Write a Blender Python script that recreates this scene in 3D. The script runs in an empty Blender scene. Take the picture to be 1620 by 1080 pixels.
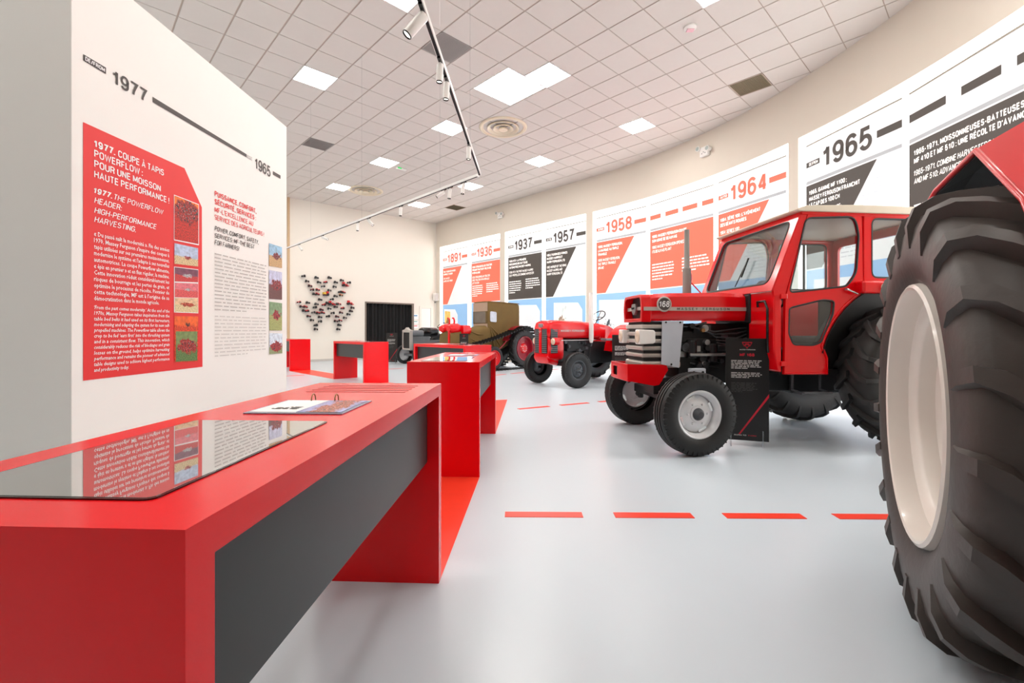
import bpy, bmesh, math, random
from mathutils import Vector, Matrix
random.seed(7)
scene = bpy.context.scene
COL = scene.collection
# ------------------------------------------------------------------ camera, world, exposure
FPX, CXP, HYP, CAMH = 733.0, 810.0, 523.0, 1.2          # focal length in pixels of the 1620 px frame, eye height 1.2 m
cam_d = bpy.data.cameras.new('camera'); cam = bpy.data.objects.new('camera', cam_d); COL.objects.link(cam)
cam.location = (0, 0, CAMH); cam.rotation_euler = (math.pi/2, 0, 0)
cam_d.sensor_width = 36; cam_d.lens = FPX/1620*36
cam_d.shift_y = (HYP-540)/1620; cam_d.clip_start = 0.03; cam_d.clip_end = 200
scene.camera = cam
world = bpy.data.worlds.new('world'); scene.world = world; world.use_nodes = True
world.node_tree.nodes['Background'].inputs[0].default_value = (.85, .92, 1, 1)
world.node_tree.nodes['Background'].inputs[1].default_value = 1.0
vs = scene.view_settings
vs.view_transform = 'Standard'; vs.look = 'None'; vs.gamma = 1; vs.use_curve_mapping = False
vs.exposure = 0.12
LAMP = 33.0        # ceiling panels
DAY = 6.0          # daylight in the window panes
BACKLIT = 0.62     # banners in front of the panes
# ------------------------------------------------------------------ materials
def lin(c):
    return tuple(((v/255)/12.92 if v/255 <= .04045 else ((v/255+.055)/1.055)**2.4) for v in c)
MATS = {}
def mat(name, rgb, rough=.5, metal=0., var=.06, scale=12., bump=0., bscale=60., spec=.5, coat=0., emit=0., emit_rgb=None):
    if name in MATS: return MATS[name]
    m = bpy.data.materials.new(name); m.use_nodes = True
    nt = m.node_tree; n = nt.nodes; l = nt.links; b = n['Principled BSDF']
    c = lin(rgb)
    tc = n.new('ShaderNodeTexCoord'); nz = n.new('ShaderNodeTexNoise'); nz.inputs['Scale'].default_value = scale
    nz.inputs['Detail'].default_value = 4
    l.new(tc.outputs['Object'], nz.inputs['Vector'])
    mx = n.new('ShaderNodeMix'); mx.data_type = 'RGBA'
    mx.inputs['A'].default_value = (*[max(0, v*(1-var)) for v in c], 1)
    mx.inputs['B'].default_value = (*[min(1, v*(1+var)) for v in c], 1)
    l.new(nz.outputs['Fac'], mx.inputs['Factor']); l.new(mx.outputs['Result'], b.inputs['Base Color'])
    b.inputs['Roughness'].default_value = rough; b.inputs['Metallic'].default_value = metal
    b.inputs['Specular IOR Level'].default_value = spec; b.inputs['Coat Weight'].default_value = coat
    b.inputs['Coat Roughness'].default_value = .08
    if bump:
        nb = n.new('ShaderNodeTexNoise'); nb.inputs['Scale'].default_value = bscale; nb.inputs['Detail'].default_value = 3
        l.new(tc.outputs['Object'], nb.inputs['Vector'])
        bp = n.new('ShaderNodeBump'); bp.inputs['Strength'].default_value = bump; bp.inputs['Distance'].default_value = .01
        l.new(nb.outputs['Fac'], bp.inputs['Height']); l.new(bp.outputs['Normal'], b.inputs['Normal'])
    if emit:
        b.inputs['Emission Color'].default_value = (*lin(emit_rgb or rgb), 1); b.inputs['Emission Strength'].default_value = emit
    MATS[name] = m; return m
def lamp_mat(name, rgb, s):
    m = bpy.data.materials.new(name); m.use_nodes = True; nt = m.node_tree; nt.nodes.clear()
    o = nt.nodes.new('ShaderNodeOutputMaterial'); e = nt.nodes.new('ShaderNodeEmission')
    e.inputs[0].default_value = (*lin(rgb), 1); e.inputs[1].default_value = s
    nt.links.new(e.outputs[0], o.inputs[0]); MATS[name] = m; return m
def glass_mat(name, tint, gloss=.12, rough=.02):
    m = bpy.data.materials.new(name); m.use_nodes = True; nt = m.node_tree; n = nt.nodes; n.clear(); l = nt.links
    o = n.new('ShaderNodeOutputMaterial'); t = n.new('ShaderNodeBsdfTransparent'); g = n.new('ShaderNodeBsdfGlossy')
    t.inputs[0].default_value = (*tint, 1); g.inputs['Roughness'].default_value = rough
    fr = n.new('ShaderNodeLayerWeight'); fr.inputs[0].default_value = .25
    ad = n.new('ShaderNodeMath'); ad.operation = 'MULTIPLY_ADD'; ad.inputs[1].default_value = .5; ad.inputs[2].default_value = gloss*.4
    l.new(fr.outputs['Fresnel'], ad.inputs[0])
    mx = n.new('ShaderNodeMixShader'); l.new(ad.outputs[0], mx.inputs[0]); l.new(t.outputs[0], mx.inputs[1]); l.new(g.outputs[0], mx.inputs[2])
    l.new(mx.outputs[0], o.inputs[0]); MATS[name] = m; return m
def picture_mat(name, sky, ground, blob, hor=.4, seed=0., emit=0., bsize=.30, blob2=(30, 28, 30)):
    """flat printed photograph: sky over field with a coloured machine in the middle"""
    m = bpy.data.materials.new(name); m.use_nodes = True; nt = m.node_tree; n = nt.nodes; l = nt.links; b = n['Principled BSDF']
    tc = n.new('ShaderNodeTexCoord'); sp = n.new('ShaderNodeSeparateXYZ'); l.new(tc.outputs['Generated'], sp.inputs[0])
    nz = n.new('ShaderNodeTexNoise'); nz.inputs['Scale'].default_value = 5; nz.inputs['Detail'].default_value = 5
    mp = n.new('ShaderNodeMapping'); mp.inputs['Location'].default_value = (seed*3.7, seed, seed*1.9)
    l.new(tc.outputs['Generated'], mp.inputs[0]); l.new(mp.outputs[0], nz.inputs['Vector'])
    def mth(op, a, bb, c=None):
        k = n.new('ShaderNodeMath'); k.operation = op
        for i, v in enumerate((a, bb, c)):
            if v is None: continue
            if isinstance(v, (int, float)): k.inputs[i].default_value = v
            else: l.new(v, k.inputs[i])
        return k.outputs[0]
    def mix(f, a, bb):
        k = n.new('ShaderNodeMix'); k.data_type = 'RGBA'; l.new(f, k.inputs['Factor'])
        for s, v in (('A', a), ('B', bb)):
            if isinstance(v, tuple): k.inputs[s].default_value = (*lin(v), 1)
            else: l.new(v, k.inputs[s])
        return k.outputs['Result']
    def soft(v, lo, hi):                                  # 0 below lo, 1 above hi
        k = n.new('ShaderNodeMapRange'); k.interpolation_type = 'SMOOTHSTEP'
        l.new(v, k.inputs['Value']); k.inputs['From Min'].default_value = lo; k.inputs['From Max'].default_value = hi; return k.outputs['Result']
    def noise(sc):
        k = n.new('ShaderNodeTexNoise'); k.inputs['Scale'].default_value = sc; k.inputs['Detail'].default_value = 6; l.new(mp.outputs[0], k.inputs['Vector']); return k.outputs['Fac']
    n1, n2, n3 = noise(9), noise(17), noise(30)
    tone = lambda c, f: tuple(max(0, min(255, v*f)) for v in c)
    zz = mth('MULTIPLY_ADD', nz.outputs['Fac'], .14, sp.outputs[2])
    gcol = mix(soft(n3, .35, .65), tone(ground, .72), tone(ground, 1.12)); scol = mix(soft(n1, .3, .7), tone(sky, .90), tone(sky, 1.08))
    bg = mix(soft(zz, hor+.03, hor+.10), gcol, scol)
    dx = mth('SUBTRACT', sp.outputs[0], .55); dz = mth('SUBTRACT', sp.outputs[2], hor)
    d = mth('ADD', mth('POWER', mth('MULTIPLY', dx, .8), 2.), mth('POWER', mth('MULTIPLY', dz, 1.5), 2.))
    d = mth('SQRT', d, None); d = mth('MULTIPLY_ADD', n1, .55, d)
    bcol = mix(soft(n2, .40, .62), tone(blob, .62), tone(blob, 1.15))
    c2 = mix(soft(d, bsize+.22, bsize+.30), bcol, bg)
    dark = mth('MULTIPLY', mth('SUBTRACT', 1., soft(d, bsize+.20, bsize+.30)), soft(n2, .53, .58))
    pale = mth('MULTIPLY', mth('SUBTRACT', 1., soft(d, bsize+.15, bsize+.26)), soft(n3, .60, .66))
    c3 = mix(pale, mix(dark, c2, blob2), (226, 214, 204))
    l.new(c3, b.inputs['Base Color']); b.inputs['Roughness'].default_value = .5
    if emit:
        l.new(c3, b.inputs['Emission Color']); b.inputs['Emission Strength'].default_value = emit
    MATS[name] = m; return m
# ------------------------------------------------------------------ mesh building
I4 = Matrix.Identity(4)
class MB:
    def __init__(s): s.v = []; s.f = []
    def add(s, vs_, fs, M=None):
        o = len(s.v)
        s.v += [tuple(M @ Vector(p)) if M is not None else tuple(p) for p in vs_]
        s.f += [tuple(o+i for i in f) for f in fs]; return s
    def box(s, x0, x1, y0, y1, z0, z1, M=None):
        return s.add([(x0,y0,z0),(x1,y0,z0),(x1,y1,z0),(x0,y1,z0),(x0,y0,z1),(x1,y0,z1),(x1,y1,z1),(x0,y1,z1)],
              [(0,3,2,1),(4,5,6,7),(0,1,5,4),(1,2,6,5),(2,3,7,6),(3,0,4,7)], M)
    def prism(s, poly, y0, y1, M=None):                 # poly in x,z extruded along y
        n = len(poly)
        return s.add([(p[0],y0,p[1]) for p in poly]+[(p[0],y1,p[1]) for p in poly],
              [tuple(range(n)), tuple(range(2*n-1,n-1,-1))]+[(i,(i+1)%n,n+(i+1)%n,n+i) for i in range(n)], M)
    def poly(s, pts, M=None): return s.add(pts, [tuple(range(len(pts)))], M)
    def lathe(s, prof, seg=32, M=None, a0=0., a1=2*math.pi):   # prof (y, r) turned about the y axis
        full = abs(a1-a0-2*math.pi) < 1e-6; k = seg if full else seg+1; n = len(prof); V = []; F = []
        for i in range(k):
            a = a0+(a1-a0)*i/seg; c, si = math.cos(a), math.sin(a)
            V += [(r*c, y, r*si) for y, r in prof]
        for i in range(seg):
            j = (i+1) % k
            for q in range(n-1): F.append((i*n+q, i*n+q+1, j*n+q+1, j*n+q))
        return s.add(V, F, M)
    def loft(s, rings, cap=True, M=None):
        n = len(rings[0]); V = [p for r in rings for p in r]; F = []
        for i in range(len(rings)-1):
            for q in range(n): F.append((i*n+q, i*n+(q+1)%n, (i+1)*n+(q+1)%n, (i+1)*n+q))
        if cap: F += [tuple(range(n-1,-1,-1)), tuple((len(rings)-1)*n+q for q in range(n))]
        return s.add(V, F, M)
    def tube(s, pts, r, seg=8, closed=False, M=None):
        pts = [Vector(p) for p in pts]; n = len(pts); rings = []; up = None
        for i in range(n):
            a = pts[i-1] if (i or closed) else pts[i]; b = pts[(i+1) % n] if (i < n-1 or closed) else pts[i]
            t = (b-a).normalized()
            if up is None: up = Vector((0,0,1)) if abs(t.z) < .9 else Vector((1,0,0))
            u = (up-t*up.dot(t)).normalized(); w = t.cross(u); up = u
            rr = r[i] if isinstance(r, (list, tuple)) else r
            rings.append([tuple(pts[i]+(u*math.cos(k*2*math.pi/seg)+w*math.sin(k*2*math.pi/seg))*rr) for k in range(seg)])
        if closed: rings.append(rings[0]); return s.loft(rings, False, M)
        return s.loft(rings, True, M)
    def cyl(s, p0, p1, r0, r1=None, seg=16, M=None):
        return s.tube([p0, p1], [r0, r0 if r1 is None else r1], seg, False, M)
    def holed(s, outer, holes, y0, y1, M=None):          # plate in x,z with holes
        bm = bmesh.new(); es = []; loops = [list(outer)]+[list(h) for h in holes]; pts = []; side = []
        for loop in loops:
            o = len(pts); pts += loop; k = len(loop)
            vv = [bm.verts.new((p[0], 0, p[1])) for p in loop]
            es += [bm.edges.new((vv[i], vv[(i+1) % k])) for i in range(k)]
            side += [(o+i, o+(i+1) % k) for i in range(k)]
        bm.verts.index_update()
        bmesh.ops.triangle_fill(bm, use_beauty=True, use_dissolve=False, edges=es)
        T = [tuple(v.index for v in f.verts) for f in bm.faces]; bm.free(); n = len(pts)
        return s.add([(p[0], y0, p[1]) for p in pts]+[(p[0], y1, p[1]) for p in pts],
              T+[tuple(n+i for i in t[::-1]) for t in T]+[(a, b, n+b, n+a) for a, b in side], M)
    def mesh(s, name, m, smooth=0, bevel=0., bseg=2):
        bm = bmesh.new(); vv = [bm.verts.new(p) for p in s.v]
        for f in s.f:
            try: bm.faces.new([vv[i] for i in f])
            except ValueError: pass
        if not smooth or bevel: bmesh.ops.remove_doubles(bm, verts=bm.verts, dist=1e-5)
        bmesh.ops.recalc_face_normals(bm, faces=bm.faces)
        if bevel:
            ed = [e for e in bm.edges if len(e.link_faces) == 2 and e.calc_face_angle(0) > .5]
            bmesh.ops.bevel(bm, geom=ed, offset=bevel, segments=bseg, affect='EDGES', profile=.5, clamp_overlap=True)
        me = bpy.data.meshes.new(name); bm.to_mesh(me); bm.free()
        me.materials.append(MATS[m] if isinstance(m, str) else m)
        if smooth:
            me.polygons.foreach_set('use_smooth', [True]*len(me.polygons))
            me.set_sharp_from_angle(angle=math.radians(smooth))
        return me
    def build(s, name, m, parent=None, smooth=0, bevel=0., bseg=2, loc=None, rot=None):
        return inst(name, s.mesh(name, m, smooth, bevel, bseg), parent, loc, rot)
def inst(name, me, parent=None, loc=None, rot=None):
    o = bpy.data.objects.new(name, me); COL.objects.link(o)
    if parent is not None: o.parent = parent
    if loc is not None: o.location = loc
    if rot is not None: o.rotation_euler = rot
    if name == 'body_text': o['kind'] = 'stuff'          # small print, not told apart letter by letter
    return o
def empty(name, loc=(0,0,0), rz=0., label=None, cat=None, group=None):
    o = bpy.data.objects.new(name, None); COL.objects.link(o); o.location = loc; o.rotation_euler = (0,0,rz)
    o.empty_display_size = .1
    return tag(o, label, cat, group)
def tag(o, label=None, cat=None, group=None, kind=None):
    if label: o['label'] = label
    if cat: o['category'] = cat
    if group: o['group'] = group
    if kind: o['kind'] = kind
    return o
def struct(o): o['kind'] = 'structure'; return o
def copy_tree(o, parent=None):
    c = o.copy(); COL.objects.link(c); c.parent = parent
    for ch in list(o.children): copy_tree(ch, c)
    return c
def rpoly(pts, r, n=4):                                  # rounded polygon
    out = []; k = len(pts)
    for i in range(k):
        p = Vector(pts[i]); a = Vector(pts[i-1])-p; b = Vector(pts[(i+1) % k])-p
        rr = r[i] if isinstance(r, (list, tuple)) else r
        rr = min(rr, a.length*.45, b.length*.45); a.normalize(); b.normalize()
        for j in range(n+1):
            t = j/n; out.append(tuple(p + a*rr*(1-t)**2 + b*rr*t**2))
    return out
TEXTC = {}
# ------------------------------------------------------------------ lettering: a condensed grotesque drawn with strokes
def el(cx, cy, rx, ry, a0, a1, n=None):
    n = n or max(3, int(abs(a1-a0)/18)); return [(cx+rx*math.cos(math.radians(a0+(a1-a0)*k/n)), cy+ry*math.sin(math.radians(a0+(a1-a0)*k/n))) for k in range(n+1)]
_O = [el(.5,.72,.5,.28,0,180)+el(.5,.28,.5,.28,180,360)+[(1,.72)]]
_C = el(.5,.72,.5,.28,12,180)+el(.5,.28,.5,.28,180,348)
_6 = [el(.5,.72,.48,.28,22,180)+[(.02,.32)], el(.5,.31,.5,.31,0,360)]
GL_ = {'0': (.44, _O), '1': (.36, [[(.74,0),(.74,1)], [(.06,.74),(.36,.77),(.60,.86),(.72,1)]]),
 '2': (.44, [el(.5,.72,.5,.28,168,-35)+[(.02,.0),(1,0)]]), '3': (.44, [el(.5,.76,.46,.24,160,-85)+[(.38,.52)], [(.38,.52),(.5,.54)]+el(.5,.27,.5,.27,85,-162)]),
 '4': (.46, [[(.74,0),(.74,1)], [(.70,.97),(.03,.27)], [(0,.26),(1,.26)]]), '5': (.44, [[(.93,1),(.14,1),(.05,.50)]+el(.50,.31,.50,.31,138,-158)]), '6': (.44, _6), '9': (.44, [[(1-x, 1-y) for x, y in q] for q in _6]),
 '7': (.44, [[(0,1),(1,1),(.72,.66),(.46,.30),(.36,0)]]), '8': (.44, [el(.5,.76,.44,.24,0,360), el(.5,.27,.5,.27,0,360)]),
 'A': (.50, [[(0,0),(.5,1),(1,0)], [(.18,.30),(.82,.30)]]), 'B': (.46, [[(0,0),(0,1),(.55,1)]+el(.55,.76,.38,.24,90,-90)+[(0,.52)], [(.5,.52)]+el(.52,.26,.48,.26,90,-90)+[(0,0)]]),
 'C': (.46, [_C]), 'D': (.46, [[(0,0),(0,1),(.45,1)]+el(.45,.70,.55,.30,90,0)+el(.45,.30,.55,.30,0,-90)+[(0,0)]]), 'E': (.40, [[(1,1),(0,1),(0,0),(1,0)], [(0,.52),(.92,.52)]]),
 'F': (.38, [[(1,1),(0,1),(0,0)], [(0,.50),(.9,.50)]]), 'G': (.48, [_C+[(1,.48),(.55,.48)]]), 'H': (.46, [[(0,0),(0,1)], [(1,0),(1,1)], [(0,.52),(1,.52)]]), 'I': (.0, [[(.5,0),(.5,1)]]),
 'J': (.40, [[(1,1),(1,.28)]+el(.5,.28,.5,.28,0,-170)]), 'K': (.46, [[(0,0),(0,1)], [(1,1),(0,.36)], [(.34,.56),(1,0)]]), 'L': (.38, [[(0,1),(0,0),(1,0)]]), 'M': (.58, [[(0,0),(0,1)], [(.04,.97),(.5,.12)], [(.5,.12),(.96,.97)], [(1,0),(1,1)]]),
 'N': (.46, [[(0,0),(0,1)], [(.04,.96),(.96,.04)], [(1,0),(1,1)]]), 'O': (.48, _O), 'P': (.44, [[(0,0),(0,1),(.5,1)]+el(.5,.74,.5,.26,90,-90)+[(0,.48)]]), 'Q': (.48, _O+[[(.6,.25),(1,-.04)]]),
 'R': (.46, [[(0,0),(0,1),(.5,1)]+el(.5,.75,.48,.25,90,-90)+[(0,.50)], [(.5,.50),(.86,.36),(.94,0)]]), 'S': (.46, [el(.5,.75,.46,.25,15,255)+el(.5,.26,.5,.26,80,-165)]), 'T': (.42, [[(0,1),(1,1)], [(.5,1),(.5,0)]]),
 'U': (.46, [[(0,1),(0,.28)]+el(.5,.28,.5,.28,180,360)+[(1,1)]]), 'V': (.48, [[(0,1),(.5,0),(1,1)]]), 'W': (.72, [[(0,1),(.25,0),(.5,.9),(.75,0),(1,1)]]), 'X': (.46, [[(0,0),(1,1)], [(0,1),(1,0)]]),
 'Y': (.46, [[(0,1),(.5,.45),(1,1)], [(.5,.45),(.5,0)]]), 'Z': (.42, [[(0,1),(1,1)], [(.95,.97),(.05,.03)], [(0,0),(1,0)]]), '-': (.16, [[(-.2,.40),(1.2,.40)]]), '/': (.24, [[(0,-.05),(1,1.05)]]), '.': (0, [[(.5,-.08),(.5,.08)]]),
 ',': (0, [[(.5,.08),(.5,-.08),(.2,-.2)]]), ':': (0, [[(.5,-.08),(.5,.08)], [(.5,.52),(.5,.68)]]), '!': (0, [[(.5,-.08),(.5,.06)], [(.5,.28),(.5,1)]]), "'": (0, [[(.5,.76),(.5,1.05)]]), '|': (0, [[(.5,-.2),(.5,1.1)]]),
 '°': (.14, [el(.5,.9,.5,.1,0,360)]), '·': (0, [[(.5,.44),(.5,.60)]])}
ACC = {'À': ('A', 'g'), 'È': ('E', 'g'), 'É': ('E', 'a'), 'Ê': ('E', 'c'), '’': ("'", ''), '‘': ("'", '')}
def stroke_poly(V, F, pts, t, closed=False):
    P = [Vector(p) for p in pts]
    Q = [P[0]]
    for p in P[1:]:
        if (p-Q[-1]).length > 1e-4: Q.append(p)
    P = Q; n = len(P)
    if n < 2: return
    o = len(V); loop = (P[0]-P[-1]).length < 1e-3
    for i in range(n):
        a = P[i]-P[i-1] if i else (P[-1]-P[-2] if loop else None); b = P[i+1]-P[i] if i < n-1 else (P[1]-P[0] if loop else None)
        a = (a if a is not None else b).normalized(); b = (b if b is not None else a).normalized()
        m = Vector((-(a.y+b.y), a.x+b.x))
        if m.length < .35: m = Vector((-a.y, a.x)); k = 1
        else:
            m.normalize(); k = min(1/max(.3, m.dot(Vector((-a.y, a.x)))), 1.9)
        w = m*t/2*k; V += [(P[i].x+w.x, P[i].y+w.y, 0), (P[i].x-w.x, P[i].y-w.y, 0)]
    for i in range(n-1): F.append((o+2*i, o+2*i+1, o+2*i+3, o+2*i+2))
def stroke_text(body, bold, shear):
    t = .125 if bold < .005 else .150 if bold < .015 else .175 if bold < .025 else .205
    V, F = [], []; x = 0.
    for ch in body:
        if ch == ' ': x += .24; continue
        b, acc = ACC.get(ch, (ch, ''))
        w, strokes = GL_.get(b, GL_['.'])
        for s_ in strokes:
            k0 = len(V); stroke_poly(V, F, [(x+t/2+u*w, t/2+v*(1-t)) for u, v in s_], t)
        if acc:
            c = x+t/2+w/2; d = {'g': [(-.10,.18),(.06,.06)], 'a': [(.10,.18),(-.06,.06)], 'c': [(-.12,.06),(0,.18),(.12,.06)]}[acc]
            stroke_poly(V, F, [(c+p[0], 1.02+p[1]) for p in d], t*.7)
        x += w+t+.085
    return [((p[0]+shear*p[1]), p[1], 0) for p in V], F

def text_geo(body, bold=0., shear=0.):
    """flat lettering with capital height 1: stroke letters for capitals and figures, the built-in font for running text"""
    key = (body, bold, shear)
    if key in TEXTC: return TEXTC[key]
    if body.upper() == body: TEXTC[key] = stroke_text(body, bold, shear); return TEXTC[key]
    cu = bpy.data.curves.new('t', 'FONT'); cu.body = body; cu.resolution_u = 1; cu.offset = bold; cu.shear = shear; cu.fill_mode = 'FRONT'
    o = bpy.data.objects.new('t', cu); COL.objects.link(o)
    bpy.context.view_layer.update()
    me = bpy.data.meshes.new_from_object(o.evaluated_get(bpy.context.evaluated_depsgraph_get()))
    V = [tuple(c/.70 for c in v.co) for v in me.vertices]; F = [tuple(p.vertices) for p in me.polygons]
    bpy.data.objects.remove(o); bpy.data.curves.remove(cu); bpy.data.meshes.remove(me)
    TEXTC[key] = (V, F); return V, F
def put_text(mb, body, x0, z0, cap, width=None, bold=0., shear=0., y=0., M=None, cond=.95, x1max=None):
    """one line: baseline at z0, capital height cap; stretched to width when given"""
    V, F = text_geo(body, bold, shear)
    if not V: return 0
    xa = min(p[0] for p in V); xb = max(p[0] for p in V); sx = cap*cond
    if width: sx = width/(xb-xa)
    elif x1max and (xb-xa)*sx > x1max: sx = x1max/(xb-xa)
    mb.add([(x0+(p[0]-xa)*sx, y, z0+p[1]*cap) for p in V], F, M); return (xb-xa)*sx
class Frame:
    """vertical plane through O with x to the viewer's right, y away from the viewer, z up"""
    def __init__(s, O, d):
        s.O = Vector((O[0], O[1])); s.d = Vector(d).normalized()
    def M(s): return Matrix(((s.d.x, -s.d.y, 0, s.O.x), (s.d.y, s.d.x, 0, s.O.y), (0,0,1,0), (0,0,0,1)))
    def uz(s, px, py):
        r = (px-CXP)/FPX
        u = (r*s.O.y-s.O.x)/(s.d.x-r*s.d.y); D = s.O.y+u*s.d.y
        return (u, CAMH+(HYP-py)*D/FPX)
def word_bars(mb, x0, x1, z0, z1, n, thick, y=0., seed=0, ragged=.1, M=None, unit=None):
    """unreadable small print: rows of word-length dashes"""
    rnd = random.Random(seed); unit = unit or (x1-x0)/9
    for i in range(n):
        z = z1-(z1-z0)*(i+.5)/n; x = x0; end = x1 - (rnd.random()*ragged*(x1-x0)) - ((x1-x0)*.4 if i == n-1 else 0)
        while x < end-unit*.2:
            w = min(unit*rnd.uniform(.4, 1.5), end-x); mb.add([(x,y,z-thick/2),(x+w,y,z-thick/2),(x+w,y,z+thick/2),(x,y,z+thick/2)], [(0,1,2,3)], M)
            x += w+unit*.22
# common materials
mat('red_laminate', (232, 0, 14), .21, var=.02, spec=.38)
mat('charcoal_panel', (42, 44, 45), .38, var=.06, scale=5)
mat('white_wall', (242, 240, 236), .75, var=.015, scale=3, bump=.03, bscale=150)
mat('beige_wall', (226, 217, 204), .75, var=.015, scale=3, bump=.03, bscale=150)
mat('cream_wall', (238, 232, 221), .75, var=.012, scale=3, bump=.03, bscale=150)
mat('floor_resin', (199, 209, 217), .30, var=.02, scale=.8, bump=.015, bscale=18, spec=.5)
mat('floor_red', (240, 62, 40), .35, var=.05, scale=14)
mat('tile_white', (216, 210, 204), .85, var=.02, scale=9, bump=.08, bscale=220)
mat('grid_bar', (188, 172, 160), .7, var=.05)
mat('grille_grey', (168, 164, 160), .6, var=.08)
mat('grille_dark', (128, 116, 92), .6, var=.08)
mat('diffuser_cream', (226, 214, 190), .28, var=.03, metal=.25)
mat('white_paint', (240, 238, 234), .35, var=.02)
mat('lens_white', (255, 250, 240), .3, emit=3., emit_rgb=(255, 248, 235))
mat('black_matte', (8, 8, 9), .6, var=.1)
mat('black_gloss', (12, 12, 13), .22, var=.05)
mat('curtain_black', (10, 10, 11), .85, var=.1)
mat('tractor_red', (226, 3, 16), .2, var=.03, coat=.35, spec=.4)
mat('tractor_red_old', (214, 12, 24), .35, var=.06, scale=6, coat=.2)
mat('wine_red', (150, 8, 34), .3, var=.05, coat=.3)
mat('rubber', (36, 34, 33), .55, var=.16, scale=7, bump=.12, bscale=35)
mat('rubber_worn', (64, 56, 52), .48, var=.22, scale=5, bump=.15, bscale=30)
mat('rubber_dark', (20, 20, 21), .5, var=.15, scale=9, bump=.08)
mat('rim_cream', (228, 219, 210), .28, var=.05, scale=5, coat=.3)
mat('rim_silver', (222, 223, 225), .32, metal=.15, var=.08, scale=9)
mat('rim_grey', (78, 82, 86), .35, metal=.5, var=.1)
mat('steel', (150, 150, 150), .35, metal=.8, var=.1)
mat('chrome', (215, 215, 215), .12, metal=1., var=.03)
mat('silver_strip', (198, 192, 186), .35, metal=.5, var=.04)
mat('exhaust_grey', (150, 147, 142), .5, metal=.3, var=.1, scale=9)
mat('engine_dark', (28, 29, 31), .45, metal=.3, var=.35, scale=16, bump=.2)
mat('engine_mid', (74, 76, 80), .4, metal=.5, var=.3, scale=14)
mat('panel_grey', (196, 204, 214), .45, var=.04)
mat('cream_roof', (222, 210, 190), .5, var=.04)
mat('gasket', (38, 36, 36), .6, var=.1)
mat('canvas', (110, 88, 46), .9, var=.16, scale=5, bump=.35, bscale=9)
mat('canvas_pale', (176, 152, 132), .9, var=.08, scale=8, bump=.1)
mat('grey_paint', (112, 116, 120), .4, metal=.25, var=.15, scale=8)
mat('seat_black', (28, 27, 28), .6, var=.1)
mat('brass', (150, 112, 74), .3, metal=.9, var=.1)
mat('yellow_paint', (226, 190, 60), .45, var=.05)
mat('ink_white', (244, 244, 244), .6, var=.01)
mat('ink_red', (228, 44, 44), .5, var=.02)
mat('ink_charcoal', (66, 58, 56), .55, var=.03)
mat('ink_grey', (188, 184, 180), .6, var=.03)
mat('ink_palegrey', (208, 205, 201), .6, var=.03)
mat('board_black', (14, 13, 14), .3, var=.05)
mat('board_print', (200, 198, 196), .5, var=.02)
mat('board_print_dim', (70, 68, 68), .5, var=.02)
mat('board_red', (190, 8, 40), .4, var=.02)
mat('lamp_housing', (250, 250, 250), .4, var=.01)
glass_mat('cab_glass', (.86, .90, .90)); glass_mat('acrylic', (.93, .95, .96), .3)
glass_mat('album_sleeve', (.90, .92, .97), .35)
# ------------------------------------------------------------------ the hall
CEIL = 6.2
WA0, WS0, WK, WC = -0.8186, 10.227, 0.0782, Vector((-4.348, 22.472))       # window wall: straight, then an arc
def wall_pt(s_, off=0.):                                                    # off > 0 is outside the hall
    d0 = Vector((math.cos(WA0), math.sin(WA0)))
    if s_ <= WS0: p = WC+d0*s_; a = WA0
    else:
        a = WA0-WK*(s_-WS0)
        p = WC+d0*WS0+Vector(((math.sin(WA0)-math.sin(a))/WK, -(math.cos(WA0)-math.cos(a))/WK))
    return p+Vector((-math.sin(a), math.cos(a)))*off
S_CORNER, S_END = 1.187, 36.0
WIN = [(1.50, 5.668), (5.966, 9.921), (10.203, 16.565), (16.811, 22.5)]
WZ0, WZ1 = .30, 5.05
def srange(a, b, st=.35):
    n = max(1, int(math.ceil((b-a)/st))); return [a+(b-a)*i/n for i in range(n+1)]
def strip(mb, ss, z0, z1, o0=0., o1=0.):
    for a, b in zip(ss, ss[1:]):
        p, q, r, t = wall_pt(a, o0), wall_pt(b, o0), wall_pt(b, o1), wall_pt(a, o1)
        mb.add([(p.x,p.y,z0),(q.x,q.y,z0),(r.x,r.y,z1),(t.x,t.y,z1)], [(0,1,2,3)])
wr = MB(); cur = S_CORNER
for a, b in WIN:
    strip(wr, srange(cur, a), 0, CEIL); strip(wr, srange(a, b), 0, WZ0); strip(wr, srange(a, b), WZ1, CEIL)
    cur = b
strip(wr, srange(cur, S_END), 0, CEIL)
struct(wr.build('wall_right', 'beige_wall', smooth=20))
lamp_mat('daylight_pane', (255, 253, 250), DAY)
mat('reveal_white', (250, 249, 246), .6, var=.01)
for k, (a, b) in enumerate(WIN):
    pane = MB(); strip(pane, srange(a, b), WZ0, WZ1, .13, .13)
    root = struct(pane.build('window_%d' % (k+1), 'daylight_pane', smooth=20))
    fr = MB(); ss = srange(a, b)
    strip(fr, ss, WZ1, WZ1, 0., .13); strip(fr, ss, WZ0, WZ0, 0., .13)
    for e in (a, b):
        p, q = wall_pt(e), wall_pt(e, .13); fr.add([(p.x,p.y,WZ0),(q.x,q.y,WZ0),(q.x,q.y,WZ1),(p.x,p.y,WZ1)], [(0,1,2,3)])
    fr.build('window_frame', 'reveal_white', root)
corner = wall_pt(S_CORNER)
BL = Vector((-8.41, 17.37)); bd = (Vector((-3.541, 21.61))-BL).normalized()
BACK = Frame(BL, bd); BM = BACK.M(); BLEN = (corner-BL).length
wend = wall_pt(S_END)
LX = -12.5; bleft = BL+bd*((LX-BL.x)/bd.x)
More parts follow.
